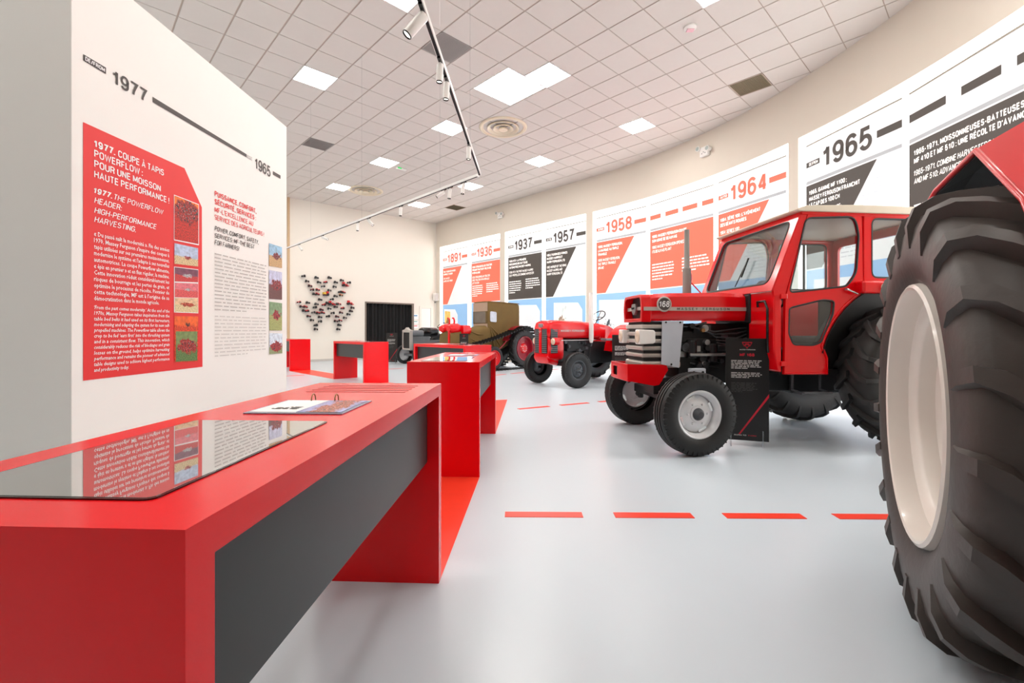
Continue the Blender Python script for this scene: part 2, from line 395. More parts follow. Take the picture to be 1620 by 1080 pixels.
# back wall with a doorway
d0 = BACK.uz(579.5, 484)[0]; d1 = BACK.uz(651.5, 485)[0]; dz = 2.36
ub = (bleft-BL).dot(bd)
wb = MB()
wb.holed([(ub, 0), (d0, 0), (d0, dz), (d1, dz), (d1, 0), (BLEN, 0), (BLEN, CEIL), (ub, CEIL)], [], 0, .15, BM)
struct(wb.build('wall_back', 'cream_wall'))
wl = MB(); wl.poly([(LX,bleft.y,0),(LX,-9,0),(LX,-9,CEIL),(LX,bleft.y,CEIL)]); struct(wl.build('wall_left', 'white_wall'))
wf = MB(); wf.poly([(LX,-9,0),(wend.x,wend.y,0),(wend.x,wend.y,CEIL),(LX,-9,CEIL)]); struct(wf.build('wall_front', 'white_wall'))
fl = MB(); fl.box(-14, 8, -10, 24, -.1, 0); struct(fl.build('floor', 'floor_resin'))
FLOOR = bpy.data.objects['floor']
bb = MB(); bb.box(ub, d0, -.012, 0, 0, .09, BM); bb.box(d1, BLEN, -.012, 0, 0, .09, BM)
mat('baseboard_grey', (196, 192, 186), .5); struct(bb.build('baseboard_back', 'baseboard_grey'))
tr = MB(); tr.box(-.02, .06, -.06, 0, 0, CEIL, BM); mat('trim_tan', (206, 176, 140), .6); struct(tr.build('trim_1', 'trim_tan'))
# dark doorway: frame, black curtain in folds
dr = MB(); dr.box(d0-.06, d0, -.02, .12, 0, dz+.06, BM); dr.box(d1, d1+.10, -.02, .12, 0, dz+.06, BM); dr.box(d0, d1, -.02, .12, dz, dz+.06, BM)
mat('frame_taupe', (120, 108, 98), .5); dro = struct(dr.build('door_1', 'frame_taupe'))
cu = MB(); n = 60; rows = []
for i in range(n+1):
    u = d0+(d1-d0)*i/n; rows.append((u, .10+.035*math.sin(i*1.35)+.02*math.sin(i*.5)))
for (u, y), (u2, y2) in zip(rows, rows[1:]):
    cu.add([(u,y,.01),(u2,y2,.01),(u2,y2,dz),(u,y,dz)], [(0,1,2,3)], BM)
cu.build('curtain', 'curtain_black', dro, smooth=60)
# white service door beside it
e0 = BACK.uz(663.5, 490)[0]; e1 = BACK.uz(684, 490)[0]
dd = MB(); dd.box(e0, e0+.09, -.03, 0, 0, 2.32, BM); dd.box(e1-.09, e1, -.03, 0, 0, 2.32, BM); dd.box(e0+.09, e1-.09, -.03, 0, 2.23, 2.32, BM)
do2 = struct(dd.build('door_2', 'cream_wall', bevel=.006))
df = MB(); df.box(e0+.10, e1-.10, -.012, -.001, .01, 2.22, BM); df.build('door_leaf', 'white_wall', do2)
hd = MB(); hd.cyl((e0+.2,-.06,1.03), (e0+.34,-.06,1.03), .012, seg=8, M=BM); hd.cyl((e0+.2,-.06,1.03), (e0+.2,-.012,1.03), .012, seg=8, M=BM)
hd.build('door_handle', 'steel', do2)
# ------------------------------------------------------------------ suspended ceiling
TH, TS = .76242, .65113
TO = Vector((-5.3237, 7.3693)); TE = Vector((math.cos(TH), math.sin(TH))); TG = Vector((-math.sin(TH), math.cos(TH)))
def tile_pt(i, j): return TO+TE*(i*TS)+TG*(j*TS)
ce = MB(); ce.box(-14, 8, -10, 24, CEIL+.004, CEIL+.1); CEILO = struct(ce.build('ceiling', 'grid_bar'))
def inside(p):
    if p.x < LX+.2 or p.y < -8: return False
    if (p-BL).dot(Vector((-bd.y, bd.x))) > .45: return False
    # signed side of the window wall
    best = min(srange(S_CORNER, S_END, .5), key=lambda s_: (wall_pt(s_)-p).length)
    return (p-wall_pt(best)).dot(wall_pt(best, 1)-wall_pt(best)) < .5
LIGHTS = [(i, j) for i in (-7, -2, 3, 8, 13, 18) for j in (-15, -10, -5, 0, 5, 10)]
LIGHTS = [t for t in LIGHTS if t != (13, -10) and tile_pt(t[0]+.5, t[1]+.5).y > -1.2 and inside(tile_pt(t[0]+.5, t[1]+.5)) and inside(tile_pt(t[0]+1.2, t[1]-.2))]
GRILLES = [(5, -4), (5, 5), (13, -9), (15, 9)]
BIG = (7.33, 8.95, -4.0, -2.38)
skip = set(LIGHTS) | set(GRILLES) | {(7,-4), (8,-4), (7,-3), (8,-3)}
tiles = []
for i in range(-22, 24):
    for j in range(-34, 18):
        if (i, j) in skip: continue
        c = tile_pt(i+.5, j+.5)
        if not inside(c): continue
        vis = 0
        if c.y > .5:
            px = CXP+FPX*c.x/c.y; py = HYP-FPX*(CEIL-CAMH)/c.y
            if -30 < px < 1480 and -25 < py < 360 and not (px < 453 and py > .8638*(px-218)+14): vis = 1.0/c.y
        tiles.append((vis, i, j))
tiles.sort(reverse=True)
tm = MB(); tm.box(-TS/2+.011, TS/2-.011, -TS/2+.006, TS/2-.006, -.006, .003); tme = tm.mesh('ceiling_tile', 'tile_white', bevel=.003, bseg=1)
rest = MB()
for k, (v, i, j) in enumerate(tiles):
    c = tile_pt(i+.5, j+.5)
    if k < 300 and v > 0:
        inst('ceiling_tile', tme, CEILO, (c.x, c.y, CEIL), (0, 0, TH))
    else:
        rest.box(-TS/2+.011, TS/2-.011, -TS/2+.006, TS/2-.006, -.006, .003, Matrix.Translation((c.x, c.y, CEIL)) @ Matrix.Rotation(TH, 4, 'Z'))
o = rest.build('ceiling_tiles', 'tile_white', CEILO); o['kind'] = 'stuff'
bt = MB()
for a, b in (((7,7.33),(-4,-2)), ((8.95,9),(-4,-2)), ((7.33,8.95),(-2.38,-2))):      # trim tile strips round the large panel
    c = tile_pt((a[0]+a[1])/2, (b[0]+b[1])/2)
    w, d = (a[1]-a[0])*TS/2-.004, (b[1]-b[0])*TS/2-.004
    bt.box(-w, w, -d, d, -.006, .003, Matrix.Translation((c.x, c.y, CEIL)) @ Matrix.Rotation(TH, 4, 'Z'))
bt.build('ceiling_tile', 'tile_white', CEILO)
lamp_mat('lamp_panel', (255, 252, 246), LAMP)
LLAB = {(3,0): 'square white ceiling light nearest the top edge of the white partition', (3,-5): 'square ceiling light cut by the top of the picture beside the large spotlight',
 (8,0): 'square ceiling light between the track rail and the grey grille tile', (8,5): 'square ceiling light beside the little green exit lamp',
 (8,10): 'square ceiling light beside the far round air diffuser', (13,0): 'square ceiling light in the middle, right of the near round diffuser',
 (13,-5): 'square ceiling light near the curved wall, below the smoke detector', (8,-5): 'square ceiling light touching the extra large light panel',
 (13,5): 'square ceiling light behind the corner of the track rail', (13,10): 'farthest square ceiling light, next to the brown square vent',
 (8,-10): 'square ceiling light cut by the top edge of the picture, far right'}
def light_panel(i0, i1, j0, j1, label, group='square ceiling lights'):
    c = tile_pt((i0+i1)/2, (j0+j1)/2); w, d = (i1-i0)*TS/2, (j1-j0)*TS/2
    r = empty('ceiling_light', (c.x, c.y, CEIL), TH, label, 'ceiling light', group)
    f = MB(); f.box(-w, w, -d, -d+.018, -.012, .003); f.box(-w, w, d-.018, d, -.012, .003); f.box(-w, -w+.018, -d+.018, d-.018, -.012, .003); f.box(w-.018, w, -d+.018, d-.018, -.012, .003)
    f.build('frame', 'lamp_housing', r)
    p = MB(); p.box(-w+.018, w-.018, -d+.018, d-.018, -.008, .003); p.build('diffuser', 'lamp_panel', r)
for (i, j) in LIGHTS:
    light_panel(i, i+1, j, j+1, LLAB.get((i, j), 'square ceiling light outside the picture, hidden by the white partition or beyond the top edge'))
light_panel(*BIG, 'extra large square ceiling light in the middle of the ceiling')
GL = ['grey perforated square ceiling grille behind the big spotlight', 'grey ceiling grille above the white partition edge', 'brown ceiling grille close to the curved window wall', 'small brown ceiling grille in the far corner']
for (i, j), lab, m_ in zip(GRILLES, GL, ('grille_grey', 'grille_grey', 'grille_dark', 'grille_dark')):
    c = tile_pt(i+.5, j+.5); r = empty('ceiling_grille', (c.x, c.y, CEIL), TH, lab, 'vent', 'square ceiling grilles')
    w = TS/2-.004; f = MB()
    f.box(-w, w, -w, -w+.02, -.008, .003); f.box(-w, w, w-.02, w, -.008, .003); f.box(-w, -w+.02, -w, w, -.008, .003); f.box(w-.02, w, -w, w, -.008, .003)
    f.build('frame', 'grid_bar' if m_ == 'grille_dark' else m_, r)
    me = MB().box(-w+.02, w-.02, -.012, .009, -.005, .0).mesh('slat', m_)
    for k in range(22): inst('slat', me, r, (0, -w+.035+k*(2*w-.06)/21, 0), (.35, 0, 0))
    MB().box(-w, w, -w, w, .001, .003).build('backing', m_, r)
for (px, py, rr, lab) in ((796, 201, .62, 'large round cream air diffuser beside the track rail'), (579, 301, .62, 'far round cream air diffuser over the wall of models')):
    D = FPX*(CEIL-CAMH)/(HYP-py); r = empty('round_diffuser', ((px-CXP)/FPX*D, D, CEIL), 0, lab, 'vent', 'round air diffusers')
    Mx = Matrix.Rotation(math.pi/2, 4, 'X')
    # rings turned about the vertical: lathe y -> z
    def ring(prof, name, m_): MB().lathe([(z, q) for z, q in prof], 40, Mx).build(name, m_, r, smooth=40)
    ring([(.002, rr*.78), (-.03, rr*.82), (-.04, rr*.9), (-.02, rr*.95), (0, rr*.955)], 'outer_ring', 'diffuser_cream')
    ring([(.0, rr*.50), (-.045, rr*.57), (-.055, rr*.63), (-.03, rr*.635)], 'middle_ring', 'diffuser_cream')
    ring([(-.01, rr*.27), (-.055, rr*.34), (-.065, rr*.40), (-.04, rr*.405)], 'inner_ring', 'diffuser_cream')
    ring([(-.07, .0), (-.08, rr*.10), (-.075, rr*.18), (-.05, rr*.185)], 'centre_cone', 'diffuser_cream')
    ring([(.003, 0), (-.002, rr*.80)], 'dark_throat', 'black_matte')
# ------------------------------------------------------------------ white partition with the printed timeline
RUN = math.radians(2.6); rdir = Vector((math.sin(RUN), math.cos(RUN)))
PO = Vector((-2.607, 2.7415)); PART = Frame(PO, rdir); PM = PART.M()
PLEN = PART.uz(453.5, 203)[0]; PH = 3.46
pw = MB(); pw.box(0, PLEN, 0, 3.2, 0, PH, PM)
part = struct(pw.build('wall_partition', 'white_wall', bevel=.004))
def flat(poly, name, m_, y=-.002, parent=None, M=PM):
    return MB().add([(u, y, z) for u, z in poly], [tuple(range(len(poly)))], M).build(name, m_, parent)
U = PART.uz
red = flat([U(131,193), U(291.5,266), U(319,328), U(320,580), U(131,602)], 'red_print', 'ink_red', -.002, part)
flat([U(131,85.5), U(167.3,107), U(167.3,117.3), U(131,95.5)], 'date_tag', 'ink_charcoal', -.002, part)
flat([U(241,153), U(390,244), U(390,249), U(241,161.5)], 'timeline_bar', 'ink_charcoal', -.002, part)
flat([U(390.5,244.5), U(398.5,249), U(398.5,254), U(390.5,249.5)], 'date_tag', 'ink_grey', -.002, part)
flat([U(431.5,270.5), U(443.5,277.5), U(443.5,283), U(431.5,276)], 'timeline_bar', 'ink_charcoal', -.002, part)
def line_px(mb, body, pa, pb, capz, bold=0., shear=0., y=-.004):
    """text from baseline-left pixel pa to baseline-right pixel pb (width only), capital height in metres"""
    a, b = U(*pa), U(*pb); put_text(mb, body, a[0], a[1], capz, width=b[0]-a[0], bold=bold, shear=shear, y=y, M=PM)
def capz(px, y0, y1): return U(px, y0)[1]-U(px, y1)[1]
t = MB(); line_px(t, 'DE/FROM', (134, 95.5), (165, 113), capz(134, 88.5, 95), .02); t.build('tag_lettering', 'ink_white', part)
t = MB(); line_px(t, 'À/TO', (391.5, 249.5), (398, 253), capz(391, 246, 249.5), .02); t.build('tag_lettering', 'ink_white', part)
t = MB(); line_px(t, '1977', (178, 132), (232.5, 159), capz(178, 109.5, 132), .012); t.build('year_number', 'ink_charcoal', part)
t = MB(); line_px(t, '1965', (403, 266.5), (427.5, 278), capz(403, 248.5, 266.5), .008); t.build('year_number', 'ink_charcoal', part)
# headings on the red panel
x0 = U(148, 300)[0]
def block(lines, px, ys, cap_px, name, m_, parent, bold=0., shear=0., right=None):
    mb = MB()
    for (body, xr, bo, sh), y in zip(lines, ys):
        a = U(px, y); cz = capz(px, y-cap_px, y)
        w = (U(xr, 300)[0]-a[0]) if xr else None
        put_text(mb, body, a[0], a[1], cz, width=w, bold=bo, shear=sh, y=-.004, M=PM)
    return mb.build(name, m_, parent)
block([('1977.', 181.5, .03, 0), ('POWERFLOW :', 225, .012, 0), ('POUR UNE MOISSON', 253.5, .012, 0), ('HAUTE PERFORMANCE !', 267, .012, 0)], 148, (232, 247.8, 264, 280.5), 11.6, 'heading', 'ink_white', red)
mb = MB(); a = U(186, 246.5); put_text(mb, 'COUPE À TAPIS', a[0], U(148, 232)[1], capz(148, 220.4, 232), width=U(258.5, 300)[0]-a[0], bold=.012, y=-.004, M=PM); mb.build('heading', 'ink_white', red)
block([('1977.', 176.5, .03, .18), ('HEADER:', 192, 0, .18), ('HIGH-PERFORMANCE', 247, 0, .18), ('HARVESTING.', 214, 0, .18)], 148, (305.5, 320.7, 336.5, 351), 9.6, 'heading', 'ink_white', red)
mb = MB(); a = U(180.5, 310); put_text(mb, 'THE POWERFLOW', a[0], U(148, 305.5)[1], capz(148, 296, 305.5), width=U(258, 300)[0]-a[0], shear=.18, y=-.004, M=PM); mb.build('heading', 'ink_white', red)
FR = ['« Du passé naît la modernité ». Fin des années', "1970, Massey Ferguson s'inspire des coupes à", 'tapis utilisées sur ses premières moissonneuses,', "modernise le système et l'adapte à ses nouvelles", 'automotrices. La coupe Powerflow alimente,', '« épis en premier » et en flux régulier, la machine.', 'Cette innovation réduit considérablement les', 'risques de bourrage et les pertes de grain, et', 'optimise le processus de récolte. Pionnier de', "cette technologie, MF est à l'origine de sa", 'démocratisation dans le monde agricole.']
EN = ["‘From the past comes modernity.’ At the end of the", '1970s, Massey Ferguson takes inspiration from the', 'table bed belts it had used on its first harvesters,', 'modernising and adapting the system for its new self-', 'propelled machines. The Powerflow table allows the', "crop to be fed ‘ears first’ into the threshing system", 'and in a consistent flow. This innovation, which', 'considerably reduces the risk of blockages and grain', 'losses on the ground, helps optimise harvesting', 'performance and remains the pioneer of advanced', 'table designs used to achieve highest performance', 'and productivity today.']
block([(s_, 267 if i < 10 else 251, .012, 0) for i, s_ in enumerate(FR)], 147.8, [372.5+10.2*i for i in range(11)], 7.0, 'body_text', 'ink_white', red)
block([(s_, 267.5 if i < 11 else 203, .012, .2) for i, s_ in enumerate(EN)], 147.8, [488.6+9.05*i for i in range(12)], 6.0, 'body_text', 'ink_white', red)
picture_mat('pic_header_orange', (238, 120, 40), (200, 40, 24), (196, 34, 26), .72, 1., bsize=.42)
picture_mat('pic_field', (180, 196, 222), (222, 196, 150), (190, 40, 34), .42, 2., bsize=.10)
picture_mat('pic_detail_a', (120, 70, 90), (206, 60, 60), (236, 230, 236), .5, 3., bsize=.16)
picture_mat('pic_detail_b', (226, 120, 130), (236, 90, 90), (214, 214, 214), .5, 4., bsize=.10)
picture_mat('pic_detail_c', (226, 190, 150), (236, 210, 160), (232, 80, 40), .5, 5., bsize=.22)
picture_mat('pic_orange', (236, 100, 30), (220, 70, 24), (40, 30, 30), .8, 6., bsize=.03)
picture_mat('pic_green_red', (120, 140, 84), (96, 130, 70), (206, 40, 36), .5, 7., bsize=.36)
def photo_px(c, name, m_, parent):
    o = flat([U(*p) for p in c], name, m_, -.005, parent, None); o.matrix_local = PM; return o
flat([U(274.3,307.6), U(314,323), U(314,388), U(274.3,380)], 'photo_border', 'ink_white', -.004, red)
photo_px([(275,309), (313,324), (313,386), (275,378.5)], 'photo', 'pic_header_orange', red)
photo_px([(275,384.5), (312.5,392.5), (312.5,421.5), (275,417)], 'photo', 'pic_field', red)
flat([U(274.5,421.5), U(313,426), U(313,495.5), U(274.5,494)], 'photo_border', 'ink_white', -.004, red)
photo_px([(275.5,422.5), (312.5,427), (312.5,446.5), (275.5,445)], 'photo', 'pic_detail_a', red)
photo_px([(275.5,447), (312.5,448.5), (312.5,471), (275.5,470)], 'photo', 'pic_detail_b', red)
photo_px([(275.5,471), (312.5,471.5), (312.5,494.5), (275.5,493)], 'photo', 'pic_detail_c', red)
photo_px([(275,500), (312.5,500.5), (312.5,571.5), (275,573)], 'photo', 'pic_orange', red)
photo_px([(277,524), (311,524), (311,570), (277,572)], 'photo', 'pic_green_red', red).matrix_local = Matrix.Translation((.0015, 0, 0)) @ PM
# right column
block([('PUISSANCE, CONFORT,', 405, .02, 0), ('SÉCURITÉ, SERVICES :', 404.5, .02, 0)], 339, (310, 322.5), 8.6, 'heading', 'ink_red', part)
block([("MF-L'EXCELLENCE AU", 400, 0, 0), ('SERVICE DES AGRICULTEURS !', 417, 0, 0)], 339, (335, 347), 8.2, 'heading', 'ink_red', part)
block([('POWER, COMFORT, SAFETY,', 408.5, .008, .15), ('SERVICES: MF-THE BEST', 402, 0, .15), ('FOR FARMERS!', 378, 0, .15)], 339, (364.5, 375.5, 386.5), 7.6, 'heading', 'ink_charcoal', part)
mb = MB(); a = U(339, 398); b = U(421, 398); c1 = U(339, 492)[1]
word_bars(mb, a[0], b[0], c1, a[1], 16, .010, -.004, 3, .02, PM); mb.build('body_text', 'ink_grey', part)
mb = MB(); a = U(339, 497); c1 = U(339, 566)[1]
word_bars(mb, a[0], b[0], c1, a[1], 12, .009, -.004, 4, .02, PM); mb.build('body_text', 'ink_palegrey', part)
picture_mat('pic_bale', (150, 190, 216), (206, 170, 120), (150, 40, 44), .5, 11., bsize=.22)
picture_mat('pic_plough', (196, 200, 226), (110, 70, 66), (170, 34, 44), .5, 12., bsize=.3)
picture_mat('pic_mower', (130, 160, 120), (170, 176, 110), (190, 40, 44), .55, 13., bsize=.24)
picture_mat('pic_modern', (214, 226, 240), (150, 164, 120), (200, 34, 40), .35, 14., bsize=.36)
for c, m_ in (((425,384.5,445.5,391,445.5,424,425,420.5), 'pic_bale'), ((425,427,445.5,430.5,445.5,474,425,472.5), 'pic_plough'), ((425.5,477,445.5,479.5,445.5,522.5,425.5,522.5), 'pic_mower'), ((425.5,526.5,446,527.5,446,558.5,425.5,560), 'pic_modern')):
    photo_px([(c[0],c[1]), (c[2],c[3]), (c[4],c[5]), (c[6],c[7])], 'photo', m_, part)
# ------------------------------------------------------------------ backlit banners in the windows
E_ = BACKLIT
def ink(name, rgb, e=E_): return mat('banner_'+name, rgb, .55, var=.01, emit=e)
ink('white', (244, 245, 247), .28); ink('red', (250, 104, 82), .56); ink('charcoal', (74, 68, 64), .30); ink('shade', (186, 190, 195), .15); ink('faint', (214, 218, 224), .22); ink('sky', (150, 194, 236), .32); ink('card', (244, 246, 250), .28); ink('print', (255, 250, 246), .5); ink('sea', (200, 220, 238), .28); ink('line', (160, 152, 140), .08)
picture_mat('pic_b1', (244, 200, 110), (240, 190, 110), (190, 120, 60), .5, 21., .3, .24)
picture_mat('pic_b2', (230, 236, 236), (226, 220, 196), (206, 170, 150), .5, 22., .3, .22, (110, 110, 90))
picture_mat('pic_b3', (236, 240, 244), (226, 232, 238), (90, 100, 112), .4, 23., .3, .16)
BT, BB = 4.82, .38
def banner(name_, s0, s1, year, tone, shape, tagtxt, head, headen, label, bodycols, card, dashes=()):
    a, b = wall_pt(s0, .02), wall_pt(s1, .02); F = Frame(a, b-a); M = F.M(); W = (b-a).length
    root = empty('banner', (a.x, a.y, BB), 0, label, 'banner', 'timeline banners in the curved window wall')
    M = Matrix.Translation((-a.x, -a.y, -BB)) @ M
    c = 'banner_'+tone
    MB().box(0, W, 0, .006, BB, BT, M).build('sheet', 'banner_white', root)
    MB().box(0, W, -.008, .012, BT-.012, BT+.012, M).build('top_rail', 'banner_line', root)
    def fl(poly, nm, m_, y=-.003): return MB().add([(x*W if abs(x) <= 1.001 else x, y, z) for x, z in poly], [tuple(range(len(poly)))], M).build(nm, m_, root)
    fl([(0,4.055),(1,4.055),(1,4.115),(0,4.115)], 'shade_line', 'banner_shade')
    if shape == 'full': fl([(0,2.40),(1,2.40),(1,4.03),(0,4.03)], 'colour_field', c)
    else: fl([(0,2.40),(.2,2.40),(.78,4.03),(0,4.03)], 'colour_field', c)
    x = .02*W
    if tagtxt:
        tw = .17*W; fl([(0.0,4.385),(.17,4.385),(.17,4.485),(0.0,4.485)], 'date_tag', c)
        tt = MB(); put_text(tt, tagtxt, .04*W, 4.405, .06, width=.11*W, bold=.02, y=-.006, M=M); tt.build('tag_lettering', 'banner_print', root)
    if year:
        tt = MB(); put_text(tt, year, .215*W, 4.25, .40, width=.52*W, bold=.02, y=-.005, M=M); tt.build('year_number', c, root)
        fl([(.78,4.37),(1,4.37),(1,4.49),(.78,4.49)], 'dash', c)
    for d0_, d1_ in dashes: fl([(d0_,4.37),(d1_,4.37),(d1_,4.49),(d0_,4.49)], 'dash', c)
    hz = 3.88; cap = .085 if W < 2.6 else .10
    tt = MB()
    for li, s_ in enumerate(head):
        hz_ = hz-li*cap*1.45
        put_text(tt, s_, .04*W, hz_-cap*.5, cap, bold=.028, y=-.006, M=M, cond=.80, x1max=(.92 if shape == 'full' else .66-.05*li)*W)
    tt.build('heading', 'banner_print', root)
    tt = MB(); hz2 = hz-len(head)*cap*1.45-cap*.7
    for li, s_ in enumerate(headen):
        put_text(tt, s_, .04*W, hz2-li*cap*1.45-cap*.5, cap, bold=0.008, shear=.15, y=-.006, M=M, cond=.78, x1max=(.92 if shape == 'full' else .50-.05*li)*W)
    tt.build('heading', 'banner_print', root)
    tt = MB()
    if shape == 'full':
        word_bars(tt, .04*W, .44*W, 2.62, 3.12, 6, .035, -.006, 5, .15, M); word_bars(tt, .54*W, .95*W, 2.75, 3.16, 5, .035, -.006, 6, .15, M); tt.build('body_text', 'banner_print', root)
    else:
        for k in range(17):
            z = 3.72-k*.075; xs = (.2+.58*(z-2.4)/1.63+.05)*W
            if z < 2.5: break
            word_bars(tt, max(xs, .42*W), .95*W, z-.03, z+.03, 1, .02, -.006, 40+k, .05, M)
        tt.build('body_text', 'banner_faint', root)
    fl([(0,BB+.02),(1,BB+.02),(1,2.37),(0,2.37)], 'sky_print', 'banner_sky')
    fl([(0,BB+.02),(1,BB+.02),(1,1.1),(.45,1.5),(0,1.25)], 'sea_print', 'banner_sea', -.0035)
    if card:
        x_, w_, pic = card
        fl([(x_,.9),(x_+w_,.9),(x_+w_,1.9),(x_+w_-.1,2.14),(x_,2.18)], 'card_print', 'banner_card', -.004)
        o = MB().add([(p[0]*W, -.0055, p[1]) for p in ((x_+.03,1.0),(x_+.03+w_*.42,1.0),(x_+.03+w_*.42,2.06),(x_+.03,2.1))], [(0,1,2,3)]).build('photo', pic, root)
        o.matrix_local = M
        tt = MB(); word_bars(tt, (x_+w_*.52)*W, (x_+w_*.93)*W, 1.05, 1.95, 12, .025, -.0055, 7, .1, M); tt.build('body_text', 'banner_faint', root)
    return root
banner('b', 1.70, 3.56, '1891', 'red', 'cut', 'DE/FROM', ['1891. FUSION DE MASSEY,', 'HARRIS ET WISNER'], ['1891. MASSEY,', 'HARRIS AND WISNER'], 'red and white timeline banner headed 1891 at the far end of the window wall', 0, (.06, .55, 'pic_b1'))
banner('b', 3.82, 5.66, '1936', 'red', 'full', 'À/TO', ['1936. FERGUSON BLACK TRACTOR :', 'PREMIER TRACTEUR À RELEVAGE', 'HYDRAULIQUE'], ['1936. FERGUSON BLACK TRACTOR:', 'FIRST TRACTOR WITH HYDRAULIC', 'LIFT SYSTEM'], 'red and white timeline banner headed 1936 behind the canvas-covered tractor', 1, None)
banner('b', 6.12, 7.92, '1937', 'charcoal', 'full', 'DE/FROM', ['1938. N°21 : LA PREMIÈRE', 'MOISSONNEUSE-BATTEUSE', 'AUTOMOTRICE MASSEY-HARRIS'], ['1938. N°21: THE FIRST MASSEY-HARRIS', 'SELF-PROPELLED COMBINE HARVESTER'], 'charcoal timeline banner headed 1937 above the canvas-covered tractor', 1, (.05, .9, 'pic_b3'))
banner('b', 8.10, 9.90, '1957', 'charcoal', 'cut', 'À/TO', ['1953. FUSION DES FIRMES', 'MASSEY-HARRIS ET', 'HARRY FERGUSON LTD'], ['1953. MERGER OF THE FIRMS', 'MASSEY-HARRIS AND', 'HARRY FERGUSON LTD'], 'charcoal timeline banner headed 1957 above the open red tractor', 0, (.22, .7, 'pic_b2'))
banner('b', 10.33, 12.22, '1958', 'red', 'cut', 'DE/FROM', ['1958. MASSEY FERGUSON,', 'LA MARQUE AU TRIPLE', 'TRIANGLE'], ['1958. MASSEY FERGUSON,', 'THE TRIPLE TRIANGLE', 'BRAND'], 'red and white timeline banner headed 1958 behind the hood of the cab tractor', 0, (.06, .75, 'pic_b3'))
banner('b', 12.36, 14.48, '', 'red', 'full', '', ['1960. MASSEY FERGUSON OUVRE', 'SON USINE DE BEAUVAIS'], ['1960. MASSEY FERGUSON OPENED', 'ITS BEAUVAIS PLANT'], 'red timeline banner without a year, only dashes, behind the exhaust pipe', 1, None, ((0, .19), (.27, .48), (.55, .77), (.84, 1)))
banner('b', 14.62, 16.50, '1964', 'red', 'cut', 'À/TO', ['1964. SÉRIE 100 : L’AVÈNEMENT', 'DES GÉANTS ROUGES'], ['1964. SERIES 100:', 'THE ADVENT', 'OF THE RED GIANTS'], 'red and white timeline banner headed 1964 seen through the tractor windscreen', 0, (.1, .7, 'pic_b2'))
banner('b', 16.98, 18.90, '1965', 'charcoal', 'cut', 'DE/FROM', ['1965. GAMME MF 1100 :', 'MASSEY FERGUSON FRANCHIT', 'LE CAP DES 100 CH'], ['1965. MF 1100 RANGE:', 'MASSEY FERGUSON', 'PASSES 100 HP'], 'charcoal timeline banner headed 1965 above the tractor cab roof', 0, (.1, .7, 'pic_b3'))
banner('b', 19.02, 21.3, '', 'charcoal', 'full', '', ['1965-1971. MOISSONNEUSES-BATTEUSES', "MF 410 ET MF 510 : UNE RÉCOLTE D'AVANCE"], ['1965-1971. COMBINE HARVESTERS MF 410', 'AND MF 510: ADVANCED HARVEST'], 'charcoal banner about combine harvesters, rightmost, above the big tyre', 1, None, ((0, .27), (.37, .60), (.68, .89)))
# ------------------------------------------------------------------ floor markings
ROW = math.radians(43.7)                                    # tables of the second row stand square to this direction
rowd = Vector((-math.sin(ROW), math.cos(ROW)))              # runs up and to the left
nrow = Vector((math.cos(ROW), math.sin(ROW)))
T1, T2 = Vector((-.42, .596)), Vector((-.266, 3.79))         # near right corners
TW, TL, TT = .60, 1.66, .944
side = Vector((rdir.y, -rdir.x))                             # to the right of the first row
a0 = T1-rdir*1.5
XY = Matrix(((1,0,0,0),(0,0,1,0),(0,1,0,0),(0,0,0,1)))
def fstrip(pts, name, m_): return MB().prism([(p.x, p.y) for p in pts], 0, .003, XY).build(name, m_)
# red runway: straight under the near tables, then turning left under the far row
n0, n1 = Vector((-.492, 7.635)), Vector((-9.6, 16.79)); sd = (n1-n0).normalized(); sn = Vector((sd.y, -sd.x))*.6
if sn.x < 0: sn = -sn
def meet(p, d, q, e):
    den = d.x*e.y-d.y*e.x; w_ = q-p; return p+d*((w_.x*e.y-w_.y*e.x)/den)
fr_, fl_ = meet(a0, rdir, n0+sn, sd), meet(a0-side*TW, rdir, n0, sd)
# the strip only fills the gaps between the tables
def rr(p, l0, l1): return [p+rdir*l0, p+rdir*l1, p+rdir*l1-side*TW, p+rdir*l0-side*TW]
tag(fstrip([T1+rdir*TL, T2, T2-side*TW, T1+rdir*TL-side*TW], 'floor_strip', 'floor_red'), 'red floor strip between the nearest and the second table', 'floor strip')
tag(fstrip([T2+rdir*TL, fr_, fl_, T2+rdir*TL-side*TW], 'floor_strip', 'floor_red'), 'red floor strip leading on from the second table', 'floor strip')
def rowstrip(p, q, lab): tag(fstrip([p-nrow*TW, q-nrow*TW, q, p], 'floor_strip', 'floor_red'), lab, 'floor strip')
def dash(ax, ay, bx, by, w, label, group):
    a, b = Vector((ax, ay)), Vector((bx, by)); d = (b-a).normalized(); n = Vector((-d.y, d.x))*w/2
    tag(fstrip([a-n, b-n, b+n, a+n], 'floor_dash', 'floor_red'), label, 'floor marking', group)
gy = 733*1.2/(814-523)
ORD = ['first', 'second', 'third', 'fourth', 'fifth', 'sixth', 'seventh', 'eighth', 'ninth', 'tenth']
for k in range(5):
    x = -.046+k*.712; y = gy+.004-k*.712*.0454*.35
    dash(x, y, x+.505, y-.505*.0454*.35, .085, ORD[k]+' red floor dash from the left in the nearest row, by the big tyre', 'red dashes of the nearest row')
d2 = Vector((.886, .464))
for k in range(4):
    p = Vector((.10, 7.10))+d2*k*.77; q = p+d2*.55
    dash(p.x, p.y, q.x, q.y, .09, ORD[k]+' red floor dash from the left in the row before the cab tractor', 'red dashes of the middle row')
d3 = Vector((.69, .72))
for k in range(-4, 3):
    p = Vector((-.02, 12.95))+d3*k*.78; q = p+d3*.55
    dash(p.x, p.y, q.x, q.y, .09, ORD[k+4]+' red floor dash from the left in the far row near the half-track', 'red dashes of the far row')
